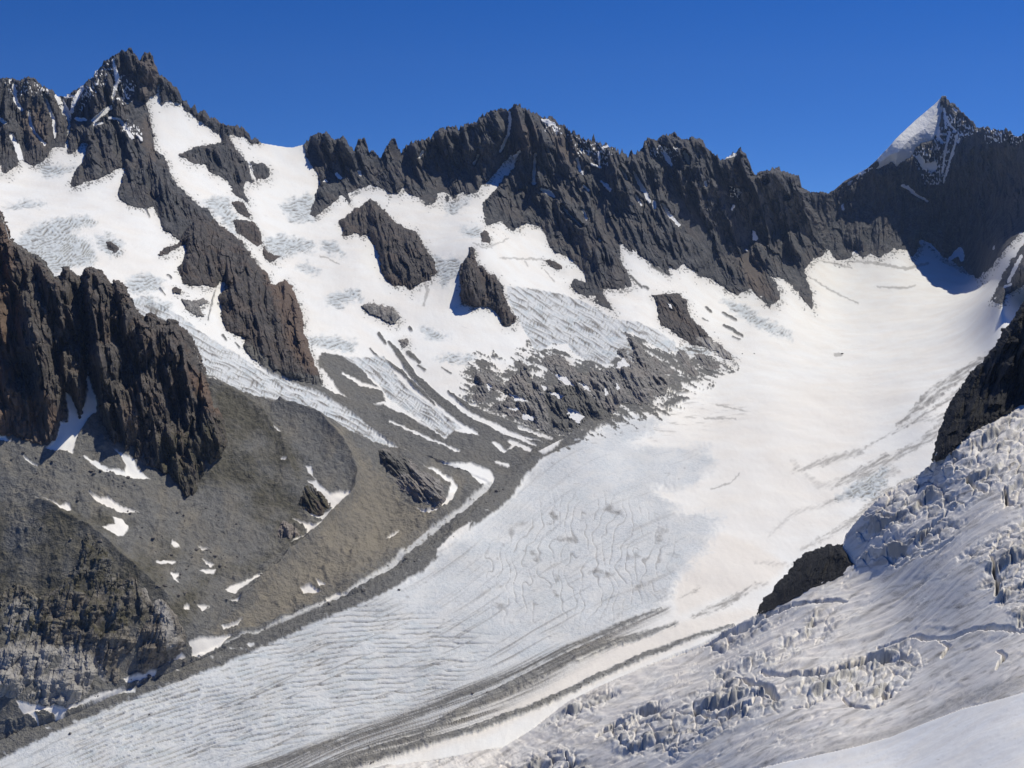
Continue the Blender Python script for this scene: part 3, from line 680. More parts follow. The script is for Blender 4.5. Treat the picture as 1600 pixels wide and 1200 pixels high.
# relief in metres, along the world's up axis, driven by ground position
gx_, gy_ = CX, CY
rel = np.zeros(shp, np.float32)
notn = (1 - fr) * (1 - fn)
rel += notn * (1 - inI) * (1 - deb) * (1 - fl) * (6 * fbm(gx_ / 190, gy_ / 190, 140, 3, .45) + .45 * fbm(gx_ / 14, gy_ / 26, 141, 3))
rel += notn * inI * (3 * fbm(gx_ / 110, gy_ / 110, 142, 2) + .8 * fl_dir * 1.6 + .22 * fbm(gx_ / 7, gy_ / 7, 145, 3)) * (1 - .5 * mor)
rel -= notn * crk * 4.5 + notn * fol * 1.0
rel += notn * (morh * 7 + mor * 1.3 * fbm(gx_ / 7, gy_ / 16, 147, 3))
for s in MEDIAL: rel += notn * sstep(-5, 7, stroke(s, PX, PYe)) * 1.8
rel += fl * deb * (6 * ridged(gx_ / 120, gy_ / 160, 150, 4) + 3.2 * fbm(gx_ / 14, gy_ / 16, 151, 4, .6))
CREST = [(440,645,6),(500,664,8),(525,690,9),(548,725,10),(560,755,10),(556,780,10),(535,808,10),(500,842,9),(455,880,8),(430,910,5),(380,950,2)]
def tent(pts, r):
    q = stroke([(x, y, 0) for x, y, *_ in pts], PX, PYe, 5 * r)
    return np.where(q > -98, np.exp(q / r), 0)
rel += fl * 30 * tent(CREST, 13)
rel += fl * 14 * tent([(60,795),(134,826),(172,859),(219,906),(262,942)], 12)
rel += fl * 12 * tent([(335,600),(400,640),(440,690),(455,740)], 16)
outc = sstep(.02, .35, fbm(PX / 50, PYe / 34, 191, 3)) * fl * deb
run = fbm((PX + .25 * PYe + 8 * fbm(PX / 50, PYe / 50, 193, 2)) / 9, PYe / 60, 192, 3)
rel += outc * 7 * np.maximum(0, spires((PX - .3 * PYe) / 16, PYe / 14, 194)) + outc * 3.5 * np.maximum(0, spires((PX - .3 * PYe) / 6, PYe / 6, 195))
rel += fl * deb * (1 - outc) * 1.8 * run
rel += fl * 9 * fbm(gx_ / 60, gy_ / 75, 152, 3)
mdeb = notn * deb * (1 - fl) * (1 - mor) * (1 - inI)
rel += mdeb * (5 * ridged(gx_ / 60, gy_ / 90, 153, 3) + 1.6 * fbm(gx_ / 9, gy_ / 9, 154, 3))
rel += notn * (TR[0] + TR[1] + TR[2] - 4.5 * PATCH_REL)
# icefall relief: long swells along the streaks, blocks where it is broken, open crevasses
al = gx_ * .27 - gy_ * .96; ac = gx_ * .96 + gy_ * .27
wv = .5 * fbm(gx_ / 20, gy_ / 20, 166, 2)
sc = np.clip(pxm / .45, .4, 1.6)
sw = 3.5 * fbm(ac / 50, al / 130, 160, 3) + 1.3 * fbm(ac / 11, al / 55, 162, 3) + .30 * fbm(ac / 3, al / 14, 164, 3)
fa = PX - .5 * PYe; fcq = PYe + .5 * PX
wq = 7 * fbm(PX / 30, PYe / 24, 166, 3)
f1, f2, idv, idw = worley((fa + wq) / 30, (fcq + wq) / 19, 168)
g1, g2, jdv, jdw = worley((fa + .5 * wq) / 9, (fcq - .5 * wq) / 6.5, 169)
h1, h2, kdv, kdw = worley((fa + .3 * wq) / 60, (fcq + wq) / 30, 170)
s1 = (fcq + 20 * fbm(fa / 70, fcq / 40, 183, 3) + 3 * fbm(PX / 9, PYe / 9, 184, 2)) / 52
s2 = (fcq + 12 * fbm(fa / 30, fcq / 18, 185, 3) + 2 * fbm(PX / 6, PYe / 6, 186, 2)) / 20
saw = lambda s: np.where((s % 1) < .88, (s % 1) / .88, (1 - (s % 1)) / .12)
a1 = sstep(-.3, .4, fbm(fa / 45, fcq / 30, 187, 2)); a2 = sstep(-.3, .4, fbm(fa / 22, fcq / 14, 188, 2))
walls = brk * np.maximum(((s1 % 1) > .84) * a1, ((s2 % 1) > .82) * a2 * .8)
terr = 12 * a1 * (saw(s1) - .5) + 4.6 * a2 * (saw(s2) - .5)
blk = .7 * ((kdv - .5) * 7 + (idv - .45) * 4 + (idw - .5) * 7 * (f1 - .4) - 4 * sstep(.16, .03, f2 - f1)) + .3 * ((jdv - .5) * 2.6 - 1.6 * sstep(.2, .04, g2 - g1)) * idw + terr
lowterr = (1 - brk) * (1.6 * a1 * (saw(s1) - .5) + .7 * a2 * (saw(s2) - .5)) * sstep(-.15, .3, fbm(PX / 90, PYe / 60, 189, 2))
rel += fr * (1 - fn) * (sw * np.clip(pxm / .4, .3, 1.3) + (brk * blk * .62 + lowterr) * sc)
cr2 = sstep(.60, .95, ridged(ac / 30 + wv, al / 16, 172, 2)) * sstep(.0, .3, fbm(gx_ / 60, gy_ / 60, 174, 2))
rel -= fr * (1 - fn) * cr2 * 1.2 * sc
rel -= grv * 13 * sc
rel += fn * (.9 * fbm(gx_ / 16, gy_ / 16, 176, 2) + .10 * fbm(gx_ / 1.6, gy_ / 1.6, 177, 4, .6))
crev_dirt_shade = np.clip(brk * (sstep(.16, .0, f2 - f1) * .3 + .12 + .35 * (jdw > .7)) + walls * .6, 0, 1)  # dirt, plus shade of cracks and scarp walls painted into the colour
dirt_dark = np.maximum(dirt_dark, np.clip(crev_dirt_shade, 0, .75))
blue = np.maximum(blue, np.clip(grv * .45 + walls * .5, 0, .6))
def sheet(T_, r_, drop):
    return np.stack([(T_ * dx).ravel(), (T_ * dy).ravel(), (T_ * dz + r_ - drop).ravel()], 1)
co_base = sheet(TB, rel * (over <= 0) * (1 - sstep(0, 8, s_l)) * (1 - sstep(0, 8, s_r)), over * over * .4)
def skirt(s, per): return np.clip(-s, 0, 12) * per
co_left = sheet(np.exp(ll) , rel * (s_r < 0), skirt(s_l, 9))
co_right = sheet(np.exp(lr), rel * sstep(-6, 0, s_r) * (1 - sstep(0, 5, s_n)), skirt(s_r, 4) + 3 * sstep(0, 5, s_n))
NB = np.array(P_NEAR[:11], float)
yb = np.interp(gx, NB[:, 0], NB[:, 1]).astype(np.float32)[None, :] + 1.2 * fbm(gx / 60, gx * 0, 199, 2)[None, :]
up_ = np.clip(yb - PY, 0, 9)
PYn = np.where(PY < yb, yb + up_ * .8, PY)
tn_ = np.exp(NEAR(PX, PYn)) + up_ * .5
ndx, ndy, ndz = ray(PX, PYn)
co_near = np.stack([(tn_ * ndx).ravel(), (tn_ * ndy).ravel(), (tn_ * ndz + rel * fn * sstep(0, 8, PY - yb) - .05 * up_ ** 2).ravel()], 1)
CZ = CZ + rel

mA = np.stack([deb.ravel(), ice.ravel(), np.clip(dirt_dark, 0, 1).ravel()], 1)
mB = np.stack([np.clip(warm, 0, 1).ravel(), veg.ravel(), np.clip(blue, 0, 1).ravel()], 1)
F = grid_faces(*shp)
attrs = {'mask_a': mA, 'mask_b': mB}
cls = np.zeros(shp, np.int8)                                    # 0 snowfield, 1 glacier, 2 moraine
cls[(deb > .5)] = 2
cls[(fl <= .5) & ((inI > .5) | (sdf([(1600,470),(1440,440),(1270,420),(1262,480),(1200,530),(1120,600),(1010,655),(900,690),(820,740),(700,900),(560,1230),(1250,1230),(1700,900),(1700,440)], PX, PYe) > 0))] = 1
cls[mor > .5] = 2
fc = cls.ravel()[F[:, 0]]
def fsel(s, lo): return (s.ravel()[F] > lo).all(1)
keep_base = ~(fsel(s_l, 45) & fsel(-s_r, 20)) & ~fsel(s_r, 60)
keep_left = fsel(s_l, -7) & ~fsel(s_r, 30)
keep_right = fsel(s_r, -9) & ~fsel(s_n, 30)
keep_near = (yb - PY < 8).ravel()[F].all(1) & (PX > 1150).ravel()[F].all(1)
# ------------------------------------------------------------ rock: every mass its own relief standing out of the land
ROCKPOLYS = []
def rock(name, poly, base=BASE, step=.9, k1=1.0, k2=3.0, cap=40, lean=0.0, rib=(26, 10), mat=None, sky=False, snow_p=(), snow_s=(), gully=0.0, dust=0.0,
         red=0.0, redp=(), dustp=(), palep=(), debp=(), vegp=(), seed=1, jag=1.0, label=None, cat='rock', group=None, kind=None, sink=10.0, kf=0.0, crag=1.0, stretch=4.0):
    poly = np.asarray(poly, float)
    if base is BASE and mat is not M_black: ROCKPOLYS.append(poly)
    x0, y0 = poly.min(0) - 5; x1, y1 = poly.max(0) + 5
    x0 = max(x0, -200); x1 = min(x1, 1800)
    gx = np.arange(x0, x1, step).astype(np.float32); gy = np.arange(y0, y1, step).astype(np.float32)
    X, Y = np.meshgrid(gx, gy)
    w1 = jag * (1.7 * perlin(X / 6, Y / 6, 200 + seed) + 1.1 * perlin(X / 2.6, Y / 2.6, 201 + seed))
    w2 = jag * (1.7 * perlin(X / 6, Y / 6, 202 + seed) + 1.1 * perlin(X / 2.6, Y / 2.6, 203 + seed))
    sd = sdf(poly, X + w1, Y + w2, 12)
    sd = np.where(sd > -90, sd + jag * np.minimum(1, .25 * step + cap / 20) * (3.4 * fbm(X / 13, Y / 11, 206 + seed, 3) - .3), sd)
    Ye = Y
    if sky:
        s = sky_y(gx).astype(np.float32)[None, :]
        # keep the sky line exactly on the traced crest
        near = (np.abs(Y - s) < 14) & (sdf(poly, X, Y + 14, 20) > -3) & (sdf(poly, X, Y + 9, 20) > -3)
        sd = np.where(near & (Y >= s), np.maximum(sd, np.minimum(Y - s, 3) + .2), sd)
        sd = np.where(Y < s, np.where(near, -(s - Y), -9), sd)
        Ye = np.where(Y < s, s + (s - Y) * .8, Y)
    ins = sd > 0
    acc = np.zeros(len(gx), np.float32); dd = np.zeros(X.shape, np.float32)
    for r in range(len(gy) - 1, -1, -1):
        acc = (acc + step) * ins[r]; dd[r] = acc
    dd = blur(dd, round(4 / step))
    t0 = np.exp(base(X, Ye))
    pm = t0 / FPX
    a = k1 * dd; b = k2 * np.maximum(sd, 0)
    hh = np.minimum(a, b); hh = cap * (1 - np.exp(-hh / cap))
    # ribs, gullies and crags
    Yl = Y - y0
    ux = X - lean * Yl + 7 * fbm(X / 60, Y / 90, 210 + seed, 2) + 1.0 * fbm(X / 13, Y / 22, 211 + seed, 2); vy = Y + 1.5 * fbm(X / 12, Y / 16, 213 + seed, 2)
    L1, A1 = rib
    foot = sstep(0, 5 * A1, dd)
    e = sstep(0, 9, sd) * (.22 + .78 * foot); e2 = sstep(0, 3.0, sd) * (.5 + .5 * foot)
    j1 = joints(ux / (L1 * .42), (vy + .35 * ux) / (L1 * .95), 285 + seed)
    j2 = joints(ux / (L1 * .17), (vy - .3 * ux) / (L1 * .36), 287 + seed)
    am = .5 + 1.0 * sstep(-.5, .5, fbm(X / 38, Y / 45, 212 + seed, 2))
    r0 = spires(ux / (L1 * 1.9), vy / (L1 * 1.9 * stretch * .55), 215 + seed)
    r1 = spires(ux / (L1 * .85), vy / (L1 * .85 * stretch * .65), 220 + seed)
    r2 = 2 * spires(ux / (L1 * .38), vy / (L1 * .38 * stretch * .65), 230 + seed)
    r3 = 2 * spires(ux / (L1 * .17), vy / (L1 * .17 * stretch * .5), 240 + seed)
    r2n = sstep(-.6, .9, r2)
    f3 = fbm(X / 3.3, Y / 3.6, 250 + seed, 3, .6)
    big = fbm(X / 70, Y / 50, 260 + seed, 2)
    st = fbm(ux / 18, Y / 5.0, 265 + seed, 3)          # ledges
    det = e * A1 * (3.4 * r0 + 2.6 * am * r1 + .35) + e2 * A1 * (.50 * am * r2 + .16 * r3 + .62 * j1 + .30 * j2) + e2 * crag * .45 * f3 + e * .8 * A1 * big * (kf + .4)
    snow0 = np.zeros(X.shape, np.float32)
    for p in snow_p: snow0 = np.maximum(snow0, sstep(-2.5, 1.5, sdf(p, X + .7 * w1, Y + .7 * w2)))
    for p in snow_s: snow0 = np.maximum(snow0, sstep(-5, 1, stroke(p, X + .7 * w1, Y + .7 * w2)))
    det = det * (1 - .97 * snow0)
    h = np.maximum(hh + det + 1.2, .8 + .35 * hh)
    T = t0 - np.where(ins, h * pm, 0)
    out = ~ins
    depth_behind = np.where(out, (sink + np.clip(-sd, 0, 8) * 5) * pm, 0)
    if sky:
        over = Y < s
        depth_behind = np.where(over, (2 + np.clip(s - Y, 0, 6) ** 1.3 * 6) * pm, depth_behind)
    T = T + depth_behind
    dx, dy, dz = ray(X, Ye)
    co = np.stack([(T * dx).ravel(), (T * dy).ravel(), (T * dz).ravel()], 1)
    snow = np.zeros(X.shape, np.float32); pale = snow.copy(); rd = snow.copy(); deb = snow.copy(); veg = snow.copy()
    sw1 = X + .7 * w1; sw2 = Y + .7 * w2
    for p in snow_p: snow = np.maximum(snow, sstep(-.9, .9, sdf(p, sw1, sw2)))
    for p in snow_s: snow = np.maximum(snow, sstep(-1.7, .2, stroke(p, sw1, sw2)))
    if gully > 0:
        g = sstep(.5, .2, r2n) * sstep(.30, .42, fbm(X / 24, Y / 32, 270 + seed, 2) + gully - .35) * (hh > 2)
        snow = np.maximum(snow, g)
    if dust > 0:
        g = sstep(.48, .58, fbm(X / 3.2, Y / 2.6, 275 + seed, 3) * .8 + .5 * st + dust - .1)
        snow = np.maximum(snow, g * .8)
    for p in dustp: snow = np.maximum(snow, sstep(-3, 3, sdf(p, X + 2 * w1, Y + 2 * w2)) * sstep(.10, .35, perlin((X - lean * Y) / 2.3, Y / 4.6, 281 + seed) + .5 * fbm(X / 9, Y / 9, 283 + seed, 2) + .4 * st + .25 * (.4 - r2n)))
    for p in palep: pale = np.maximum(pale, sstep(-4, 4, sdf(p, X + 2 * w1, Y + 2 * w2)))
    for p in redp: rd = np.maximum(rd, sstep(-8, 8, sdf(p, X + 3 * w1, Y + 3 * w2)) * .75)
    for p in debp: deb = np.maximum(deb, sstep(-2, 2, sdf(p, sw1, sw2)))
    for p in vegp: veg = np.maximum(veg, sstep(-8, 8, sdf(p, X + 4 * w1, Y + 4 * w2)))
    rd = np.clip(rd + red, 0, 1)
    F = grid_faces(*X.shape)
    keep = (sd > -4.2).ravel()
    F = F[keep[F].all(1)]
    A = np.stack([snow.ravel(), rd.ravel(), pale.ravel()], 1); B = np.stack([deb.ravel(), veg.ravel(), 0 * veg.ravel()], 1)
    if len(F) == 0: return None
    return build_mesh(name, co, F, {'mask_a': A, 'mask_b': B}, mat or M_far, False, kind=kind, label=label, cat=cat, group=group)

def skyseg(xa, xb, dy=0):
    """crest points between two columns, set a little above the sky line"""
    return [(x, y - 3 + dy) for x, y in SKY if xa <= x <= xb]

# --- skyline massifs (terrain)
rock('mountain_ridge', [(-200,130)] + skyseg(-200,89) + [(89,152),(98,175),(108,190),(106,212),(102,232),(89,230),(80,236),(73,244),(70,252),(53,262),(42,256),(34,250),(28,256),(12,273),(-30,272),(-200,280)],
     sky=True, k1=.35, k2=3, cap=16, rib=(22, 11), seed=1, kind='structure', dust=-.02,
     snow_s=[[(22,133,1.3),(24,156,2.2),(33,171,2)],[(45,173,1.2),(48,195,1.6),(55,208,1.6),(70,225,1.6)],[(69,148,1.5),(84,187,1.8),(86,215,1)],[(-5,182,1),(8,192,2),(2,186,1)],[(18,212,2.5),(28,232,4),(33,250,3)],[(89,150,3),(100,175,2)]],
     dustp=[[(0,120),(60,130),(85,148),(60,150),(20,150)]],
     redp=[[(30,160),(70,170),(75,230),(40,220)]])
rock('mountain_peak', [(105,240),(106,212),(110,190),(104,172),(96,150),(103,146)] + skyseg(125,285) + [(285,158),(282,163),(262,160),(252,163),(249,150),(248,131),(246,147),(227,159),(234,178),(236,194),(241,212),(241,231),(250,240),(262,250),(265,265),(275,285),(290,300),(310,320),(325,325),(335,345),
      (330,352),(280,374),(256,359),(246,334),(240,322),(225,326),(200,322),(187,309),(183,300),(190,281),(194,262),(184,262),(170,272),(159,278),(134,287),(116,295),(106,287),(119,265),(131,247),(136,225),(128,226),(117,239)],
     sky=True, k1=.55, k2=3, cap=34, lean=.25, rib=(24, 13), seed=2, kind='structure', dust=-.04,
     snow_p=[[(142,188),(150,180),(165,168),(175,164),(175,170),(160,182),(148,192)],[(176,89),(179,96),(183,110),(188,122),(182,138),(177,163),(174,150),(180,128),(177,110)],[(96,150),(104,165),(112,176),(110,186),(106,180)]],
     snow_s=[[(128,138,3),(115,160,2.5),(112,176,1.5)],[(120,186,2.5),(134,187,2)],[(171,184,1),(186,186,1.4),(198,202,1.4),(207,216,1.8)],[(197,192,1),(195,202,1.5)],[(216,212,1),(221,218,1.6)],[(101,150,2),(118,150,1)],[(153,106,1.4),(143,120,1.4)],[(146,195,1),(160,192,1)]],
     dustp=[[(134,132),(172,92),(182,88),(176,120),(150,150),(120,180)],[(182,110),(215,130),(200,165),(180,160)],[(180,180),(225,200),(222,222),(190,205)]],
     redp=[[(215,85),(245,90),(250,130),(225,150)],[(230,180),(245,240),(235,260),(220,200)]])
rock('mountain_shoulder', [(284,163)] + skyseg(285,409) + [(405,224),(391,224),(380,215),(369,214),(356,208),(359,214),(369,231),(384,250),(412,255),(422,266),(422,277),(406,280),(401,283),(395,272),(391,258),(388,256),(396,284),(384,285),(381,300),(391,318),(378,312),(362,300),(359,284),(341,275),(325,269),(322,258),(300,255),(279,242),(303,230),(319,226),(331,226),(345,221),(347,217),(331,203),(309,187),(300,178),(291,175)],
     sky=True, k1=.5, k2=3, cap=14, lean=.2, rib=(18, 8), seed=3, kind='structure', snow_s=[[(388,252,1),(394,268,1.6)]])
G = [(475,234)] + skyseg(483,1269) + [(1262,310),(1285,345),(1296,391),(1287,397),(1269,409),(1258,419),(1262,440),(1269,456),(1270,485),(1256,472),(1240,453),(1225,436),(1206,433),(1213,442),(1219,450),(1220,467),(1203,480),(1187,468),(1172,450),(1165,456),(1153,461),(1131,450),(1112,436),(1091,431),(1067,412),(1056,422),(1047,416),(1044,430),(1025,419),(1000,400),(981,391),(969,381),(969,400),(978,420),(991,448),(966,453),(944,452),(942,459),(950,470),(959,486),(931,475),(900,456),(889,444),(897,434),(916,441),(912,425),(897,409),(881,398),(866,394),(859,387),(853,372),(844,353),(819,348),(803,362),(791,356),(784,344),(766,352),(756,347),(753,319),(762,309),(790,275),(803,262),(806,250),(798,244),(778,266),(759,287),(742,302),(716,305),(700,317),(684,312),(681,317),(666,323),(653,309),(637,301),(631,292),(622,303),(606,303),(600,294),(578,291),(559,297),(542,301),(550,315),(547,319),(534,305),(519,319),(503,331),(491,340),(484,334),(489,319),(498,287),(497,275),(481,250)]
rock('mountain_range', G, sky=True, step=.85, k1=.22, k2=3.2, cap=18, lean=.34, rib=(30, 16), seed=4, kind='structure', gully=0.0, dust=-.12,
     snow_s=[[(748,243,.8),(740,256,1)],[(661,236,1),(656,246,1.2)],[(796,176,1.4),(797,190,1.6),(794,210,1.4),(782,236,1.4)],[(848,188,2),(856,190,3),(866,194,1)],[(935,238,1),(938,262,1),(924,256,1)],[(902,248,1.5),(906,265,1.8),(910,272,1)],[(940,284,1),(948,291,3),(953,297,2)],[(846,296,2),(856,300,3.5),(866,307,1.5)],[(836,240,1),(834,286,2.5)],
             [(969,262,1),(980,280,1)],[(990,268,.8),(1000,288,2.4),(1008,300,2.6),(1015,316,1.2)],[(994,306,1),(1002,320,1.2)],[(1037,236,1.5),(1043,248,3),(1049,258,1)],[(1069,238,2),(1073,246,3.4),(1075,254,1.4)],[(1035,318,1),(1046,336,2),(1061,352,1.2)],[(1022,316,2),(1023,324,2)],[(878,322,1.2),(893,340,1.2),(908,353,1)],[(911,328,1),(917,342,1)],[(936,374,1.2),(937,376,1.2)],
             [(1153,296,1.6),(1154,303,1)],[(1146,322,1.6),(1144,328,1)],[(1177,362,1.4),(1180,372,3.4)],[(950,228,1.5),(944,229,1)],[(1134,247,1.2),(1148,241,2)],[(912,290,1),(920,298,1)],[(1228,307,1.2),(1231,309,1.2)],[(526,272,2),(532,278,2)],[(507,283,1.5),(510,283,1.5)],[(561,268,1.4),(563,273,1.4)],[(800,250,3),(812,236,1)],[(1165,390,1),(1167,391,1)],[(1102,284,1.4),(1103,290,1)],[(1195,285,1),(1197,283,1)]],
     dustp=[[(845,182),(875,198),(880,215),(850,205)],[(880,205),(960,235),(950,260),(900,240)],[(1010,225),(1060,230),(1060,250),(1020,245)],[(1140,290),(1160,300),(1158,312),(1142,308)]],
     redp=[[(800,190),(840,195),(838,240),(812,236)],[(860,200),(900,220),(905,260),(870,250)],[(1150,400),(1180,400),(1215,470),(1180,460)]],
     palep=[])
rock('mountain_wall', [(1262,310),(1262,298)] + skyseg(1269,1309) + [(1316,296),(1340,276),(1350,268),(1375,262),(1395,252),(1402,258),(1425,242),(1431,231),(1436,224),(1459,217),(1466,200),(1470,178),(1473,160),(1475,149)] + skyseg(1487,1800) + [(1800,360),(1600,362),(1594,366),(1569,391),(1550,416),(1531,437),(1519,431),(1497,416),(1480,405),(1472,402),(1459,391),(1444,378),(1437,387),(1425,409),(1416,391),(1397,391),(1372,403),(1359,397),(1347,405),(1337,391),(1331,405),(1306,406),(1295,391),(1282,350)],
     sky=True, step=.85, k1=.2, k2=3, cap=8, lean=.05, rib=(22, 6), seed=5, kind='structure', dust=-.16,
     snow_s=[[(1432,244,1),(1442,258,2.5),(1448,266,1)],[(1410,290,1.6),(1418,293,2.2),(1432,305,1.2),(1449,314,1)],[(1317,320,1),(1317,326,1.6)],[(1476,180,1),(1484,195,1),(1493,205,.8)],[(1490,170,1.5),(1494,173,1.5)],[(1484,206,1),(1476,240,1.2),(1472,270,1)],[(1496,210,1),(1488,240,1.2),(1474,285,1)],[(1465,200,3),(1466,215,2),(1472,222,1.5)],[(1554,218,1.4),(1557,220,1.4)],[(1497,222,1.4),(1499,216,1)],[(1475,170,1.2),(1478,200,1)],
             [(1440,378,3),(1452,385,4),(1466,398,3)],[(1484,405,2),(1500,392,5),(1503,405,3)],[(1335,396,3),(1337,400,2)]],
     dustp=[[(1425,240),(1468,215),(1480,180),(1500,178),(1530,205),(1490,225),(1470,290),(1445,290)],[(1530,198),(1600,212),(1600,225),(1540,222)]],
     snow_p=[[(1430,244),(1436,240),(1442,246),(1446,256),(1440,254)],[(1440,256),(1460,252),(1466,262),(1456,270)]] if 1 else [[(1430,244),(1440,246),(1460,246),(1468,252),(1466,268),(1458,284),(1448,276),(1444,262)]])
rock('snow_cap', [(1475,147),(1462,159),(1431,185),(1400,214),(1391,225),(1366,251),(1356,260),(1319,281),(1303,294),(1310,306),(1334,292),(1352,277),(1375,263),(1392,254),(1400,261),(1425,245),(1431,233),(1438,227),(1460,219),(1468,203),(1472,180),(1477,160)], sky=True, step=.7, k1=1.1, k2=.8, cap=26, rib=(40, 1.5), seed=6, kind='structure', jag=.5, crag=.25,
     snow_p=[[(1300,140),(1490,140),(1490,310),(1300,310)]])

# --- the long dark rib below the left peak and the isolated rocks in the snow
rock('rock_buttress', [(300,345),(320,338),(335,343),(350,355),(362,364),(378,375),(391,394),(406,416),(420,428),(423,442),(434,445),(445,435),(456,447),(462,462),(469,478),(475,500),(475,519),(484,540),(492,569),(502,586),(504,602),(480,598),(450,590),(430,580),(412,572),(392,558),(378,541),(384,530),(372,526),(353,516),(345,494),(344,475),(341,462),(356,447),(340,446),(328,448),(305,447),(287,445),(278,419),(291,394),(287,381),(262,397),(247,398),(256,387),(281,378),(284,366)],
     k1=1.1, k2=4, cap=45, lean=.15, rib=(26, 13), mat=M_mid, seed=11, debp=[[(375,535),(395,540),(440,580),(520,590),(520,620),(380,600)]], redp=[[(400,400),(470,440),(500,600),(460,560),(430,470)]],
     label='long dark craggy rock rib running down the left snowfield to the ice tongue', cat='rock rib')
rock('rock_outcrop', [(361,316),(370,313),(378,315),(394,337),(387,339),(372,331)], cap=9, rib=(9, 4), mat=M_mid, seed=12, label='small brown rock wedge on the snow just below the shoulder outcrop', cat='rock')
rock('rock_outcrop', [(364,344),(369,341),(385,344),(397,347),(409,362),(412,381),(403,387),(384,373),(369,364)], cap=14, rib=(11, 5), mat=M_mid, seed=13, label='blunt brown rock knob right beside the upper end of the long rib', cat='rock')
rock('rock_outcrop', [(409,394),(412,380),(419,395),(437,400),(442,396),(437,403),(423,411),(413,404)], cap=8, rib=(8, 3), mat=M_mid, seed=14, label='dark curved rock shape standing in for the hollow under the striped ice patch', cat='rock')  # dark rock mesh put in where the snow has a dark hollow
rock('rock_peak', [(527,347),(534,341),(556,325),(577,310),(587,314),(603,331),(616,344),(631,355),(650,361),(656,372),(669,391),(678,406),(683,425),(675,436),(659,442),(641,455),(631,447),(616,447),(603,439),(594,418),(591,400),(578,375),(572,366),(563,368),(556,364),(550,367),(543,370),(534,369),(534,356)],
     k1=1.2, k2=4, cap=45, lean=.2, rib=(18, 12), mat=M_mid, seed=15, label='large pyramid shaped dark rock standing alone in the middle snowfield', cat='rock peak')
rock('rock_pinnacle', [(722,408),(731,400),(735,386),(739,387),(742,391),(745,409),(748,414),(753,413),(764,427),(772,427),(781,441),(787,450),(794,478),(808,497),(800,512),(787,509),(775,487),(762,480),(737,480),(719,472),(719,444),(716,425)],
     k1=1.4, k2=5, cap=34, rib=(15, 9), mat=M_mid, seed=16, lean=.12, label='tall narrow dark rock needle with a stepped tail, right of the pyramid rock', cat='rock needle')
rock('rock_outcrop', [(564,478),(575,473),(595,476),(616,480),(625,494),(617,508),(600,500),(587,494),(575,487)], cap=10, rib=(12, 3), mat=M_bench, seed=17, label='low flat grey rock slab lying in the snow below the pyramid rock', cat='rock')
rock('rock_outcrop', [(283,467),(300,470),(319,466),(327,472),(312,478),(319,494),(309,495),(291,483)], cap=9, rib=(10, 3), mat=M_bench, seed=18, label='forked grey rock in the snow left of the long rib', cat='rock')
rock('boulder', [(269,450),(276,448),(284,453),(282,458),(271,457)], cap=6, step=.6, rib=(6, 2), mat=M_mid, seed=19, label='tiny dark rock above the forked grey rock', cat='rock')
rock('rock_outcrop', [(165,378),(172,376),(180,381),(187,390),(184,396),(176,396),(167,388)], cap=9, step=.7, rib=(8, 3), mat=M_mid, seed=20, label='round dark rock in a melt hollow on the upper left snow', cat='rock')
rock('boulder', [(622,531),(630,528),(638,529),(639,539),(629,544)], cap=7, step=.6, rib=(7, 3), mat=M_bench, seed=21, label='small brown boulder at the head of the moraine stripes', cat='boulder')
rock('rock_outcrop', [(750,362),(758,360),(767,370),(766,379),(752,378)], cap=7, step=.7, rib=(8, 3), mat=M_mid, seed=22, label='small dark rock at the foot of the main face, above the needle', cat='rock')
rock('rock_outcrop', [(848,406),(862,405),(878,415),(879,421),(865,419)], cap=6, step=.7, rib=(8, 3), mat=M_mid, seed=23, label='flat dark rock sliver on the bergschrund line', cat='rock')
rock('rock_outcrop', [(1016,459),(1037,458),(1059,458),(1073,467),(1074,480),(1077,491),(1091,506),(1109,525),(1131,544),(1145,556),(1144,564),(1131,561),(1119,550),(1103,545),(1075,537),(1053,519),(1034,509),(1028,497),(1027,475)],
     k1=1.1, k2=4, cap=26, lean=.5, rib=(14, 8), mat=M_mid, seed=24, snow_p=[[(1042,473),(1048,476),(1051,483),(1046,480)]], palep=[[(1085,525),(1110,530),(1146,560),(1120,560)]], label='brown rock shoulder with a long tapering tail above the snow basin', cat='rock')
BENCH_SNOW = [[(890,640),(905,655),(908,662),(900,658),(886,645)],[(922,612),(932,628),(928,620)],[(860,582),(885,590),(900,605),(882,600)],[(795,615),(815,620),(825,628),(805,626)],[(780,655),(800,665),(812,670),(795,668)],[(818,645),(835,652),(832,658),(815,654)],[(855,612),(868,614),(884,618),(874,622)],[(886,636),(900,640),(912,652),(904,662),(890,652)],[(902,596),(915,600),(925,612),(912,606)],[(845,600),(856,606),(850,610)],[(760,598),(770,603),(763,612)],[(828,560),(842,568),(850,580),(836,584)],[(790,636),(812,638),(806,642)],[(962,598),(968,604),(966,612)],[(932,570),(940,580),(934,578)],[(905,560),(918,566),(912,570)],[(948,562),(975,560),(985,572),(960,576)],[(945,602),(950,614),(946,620)]]
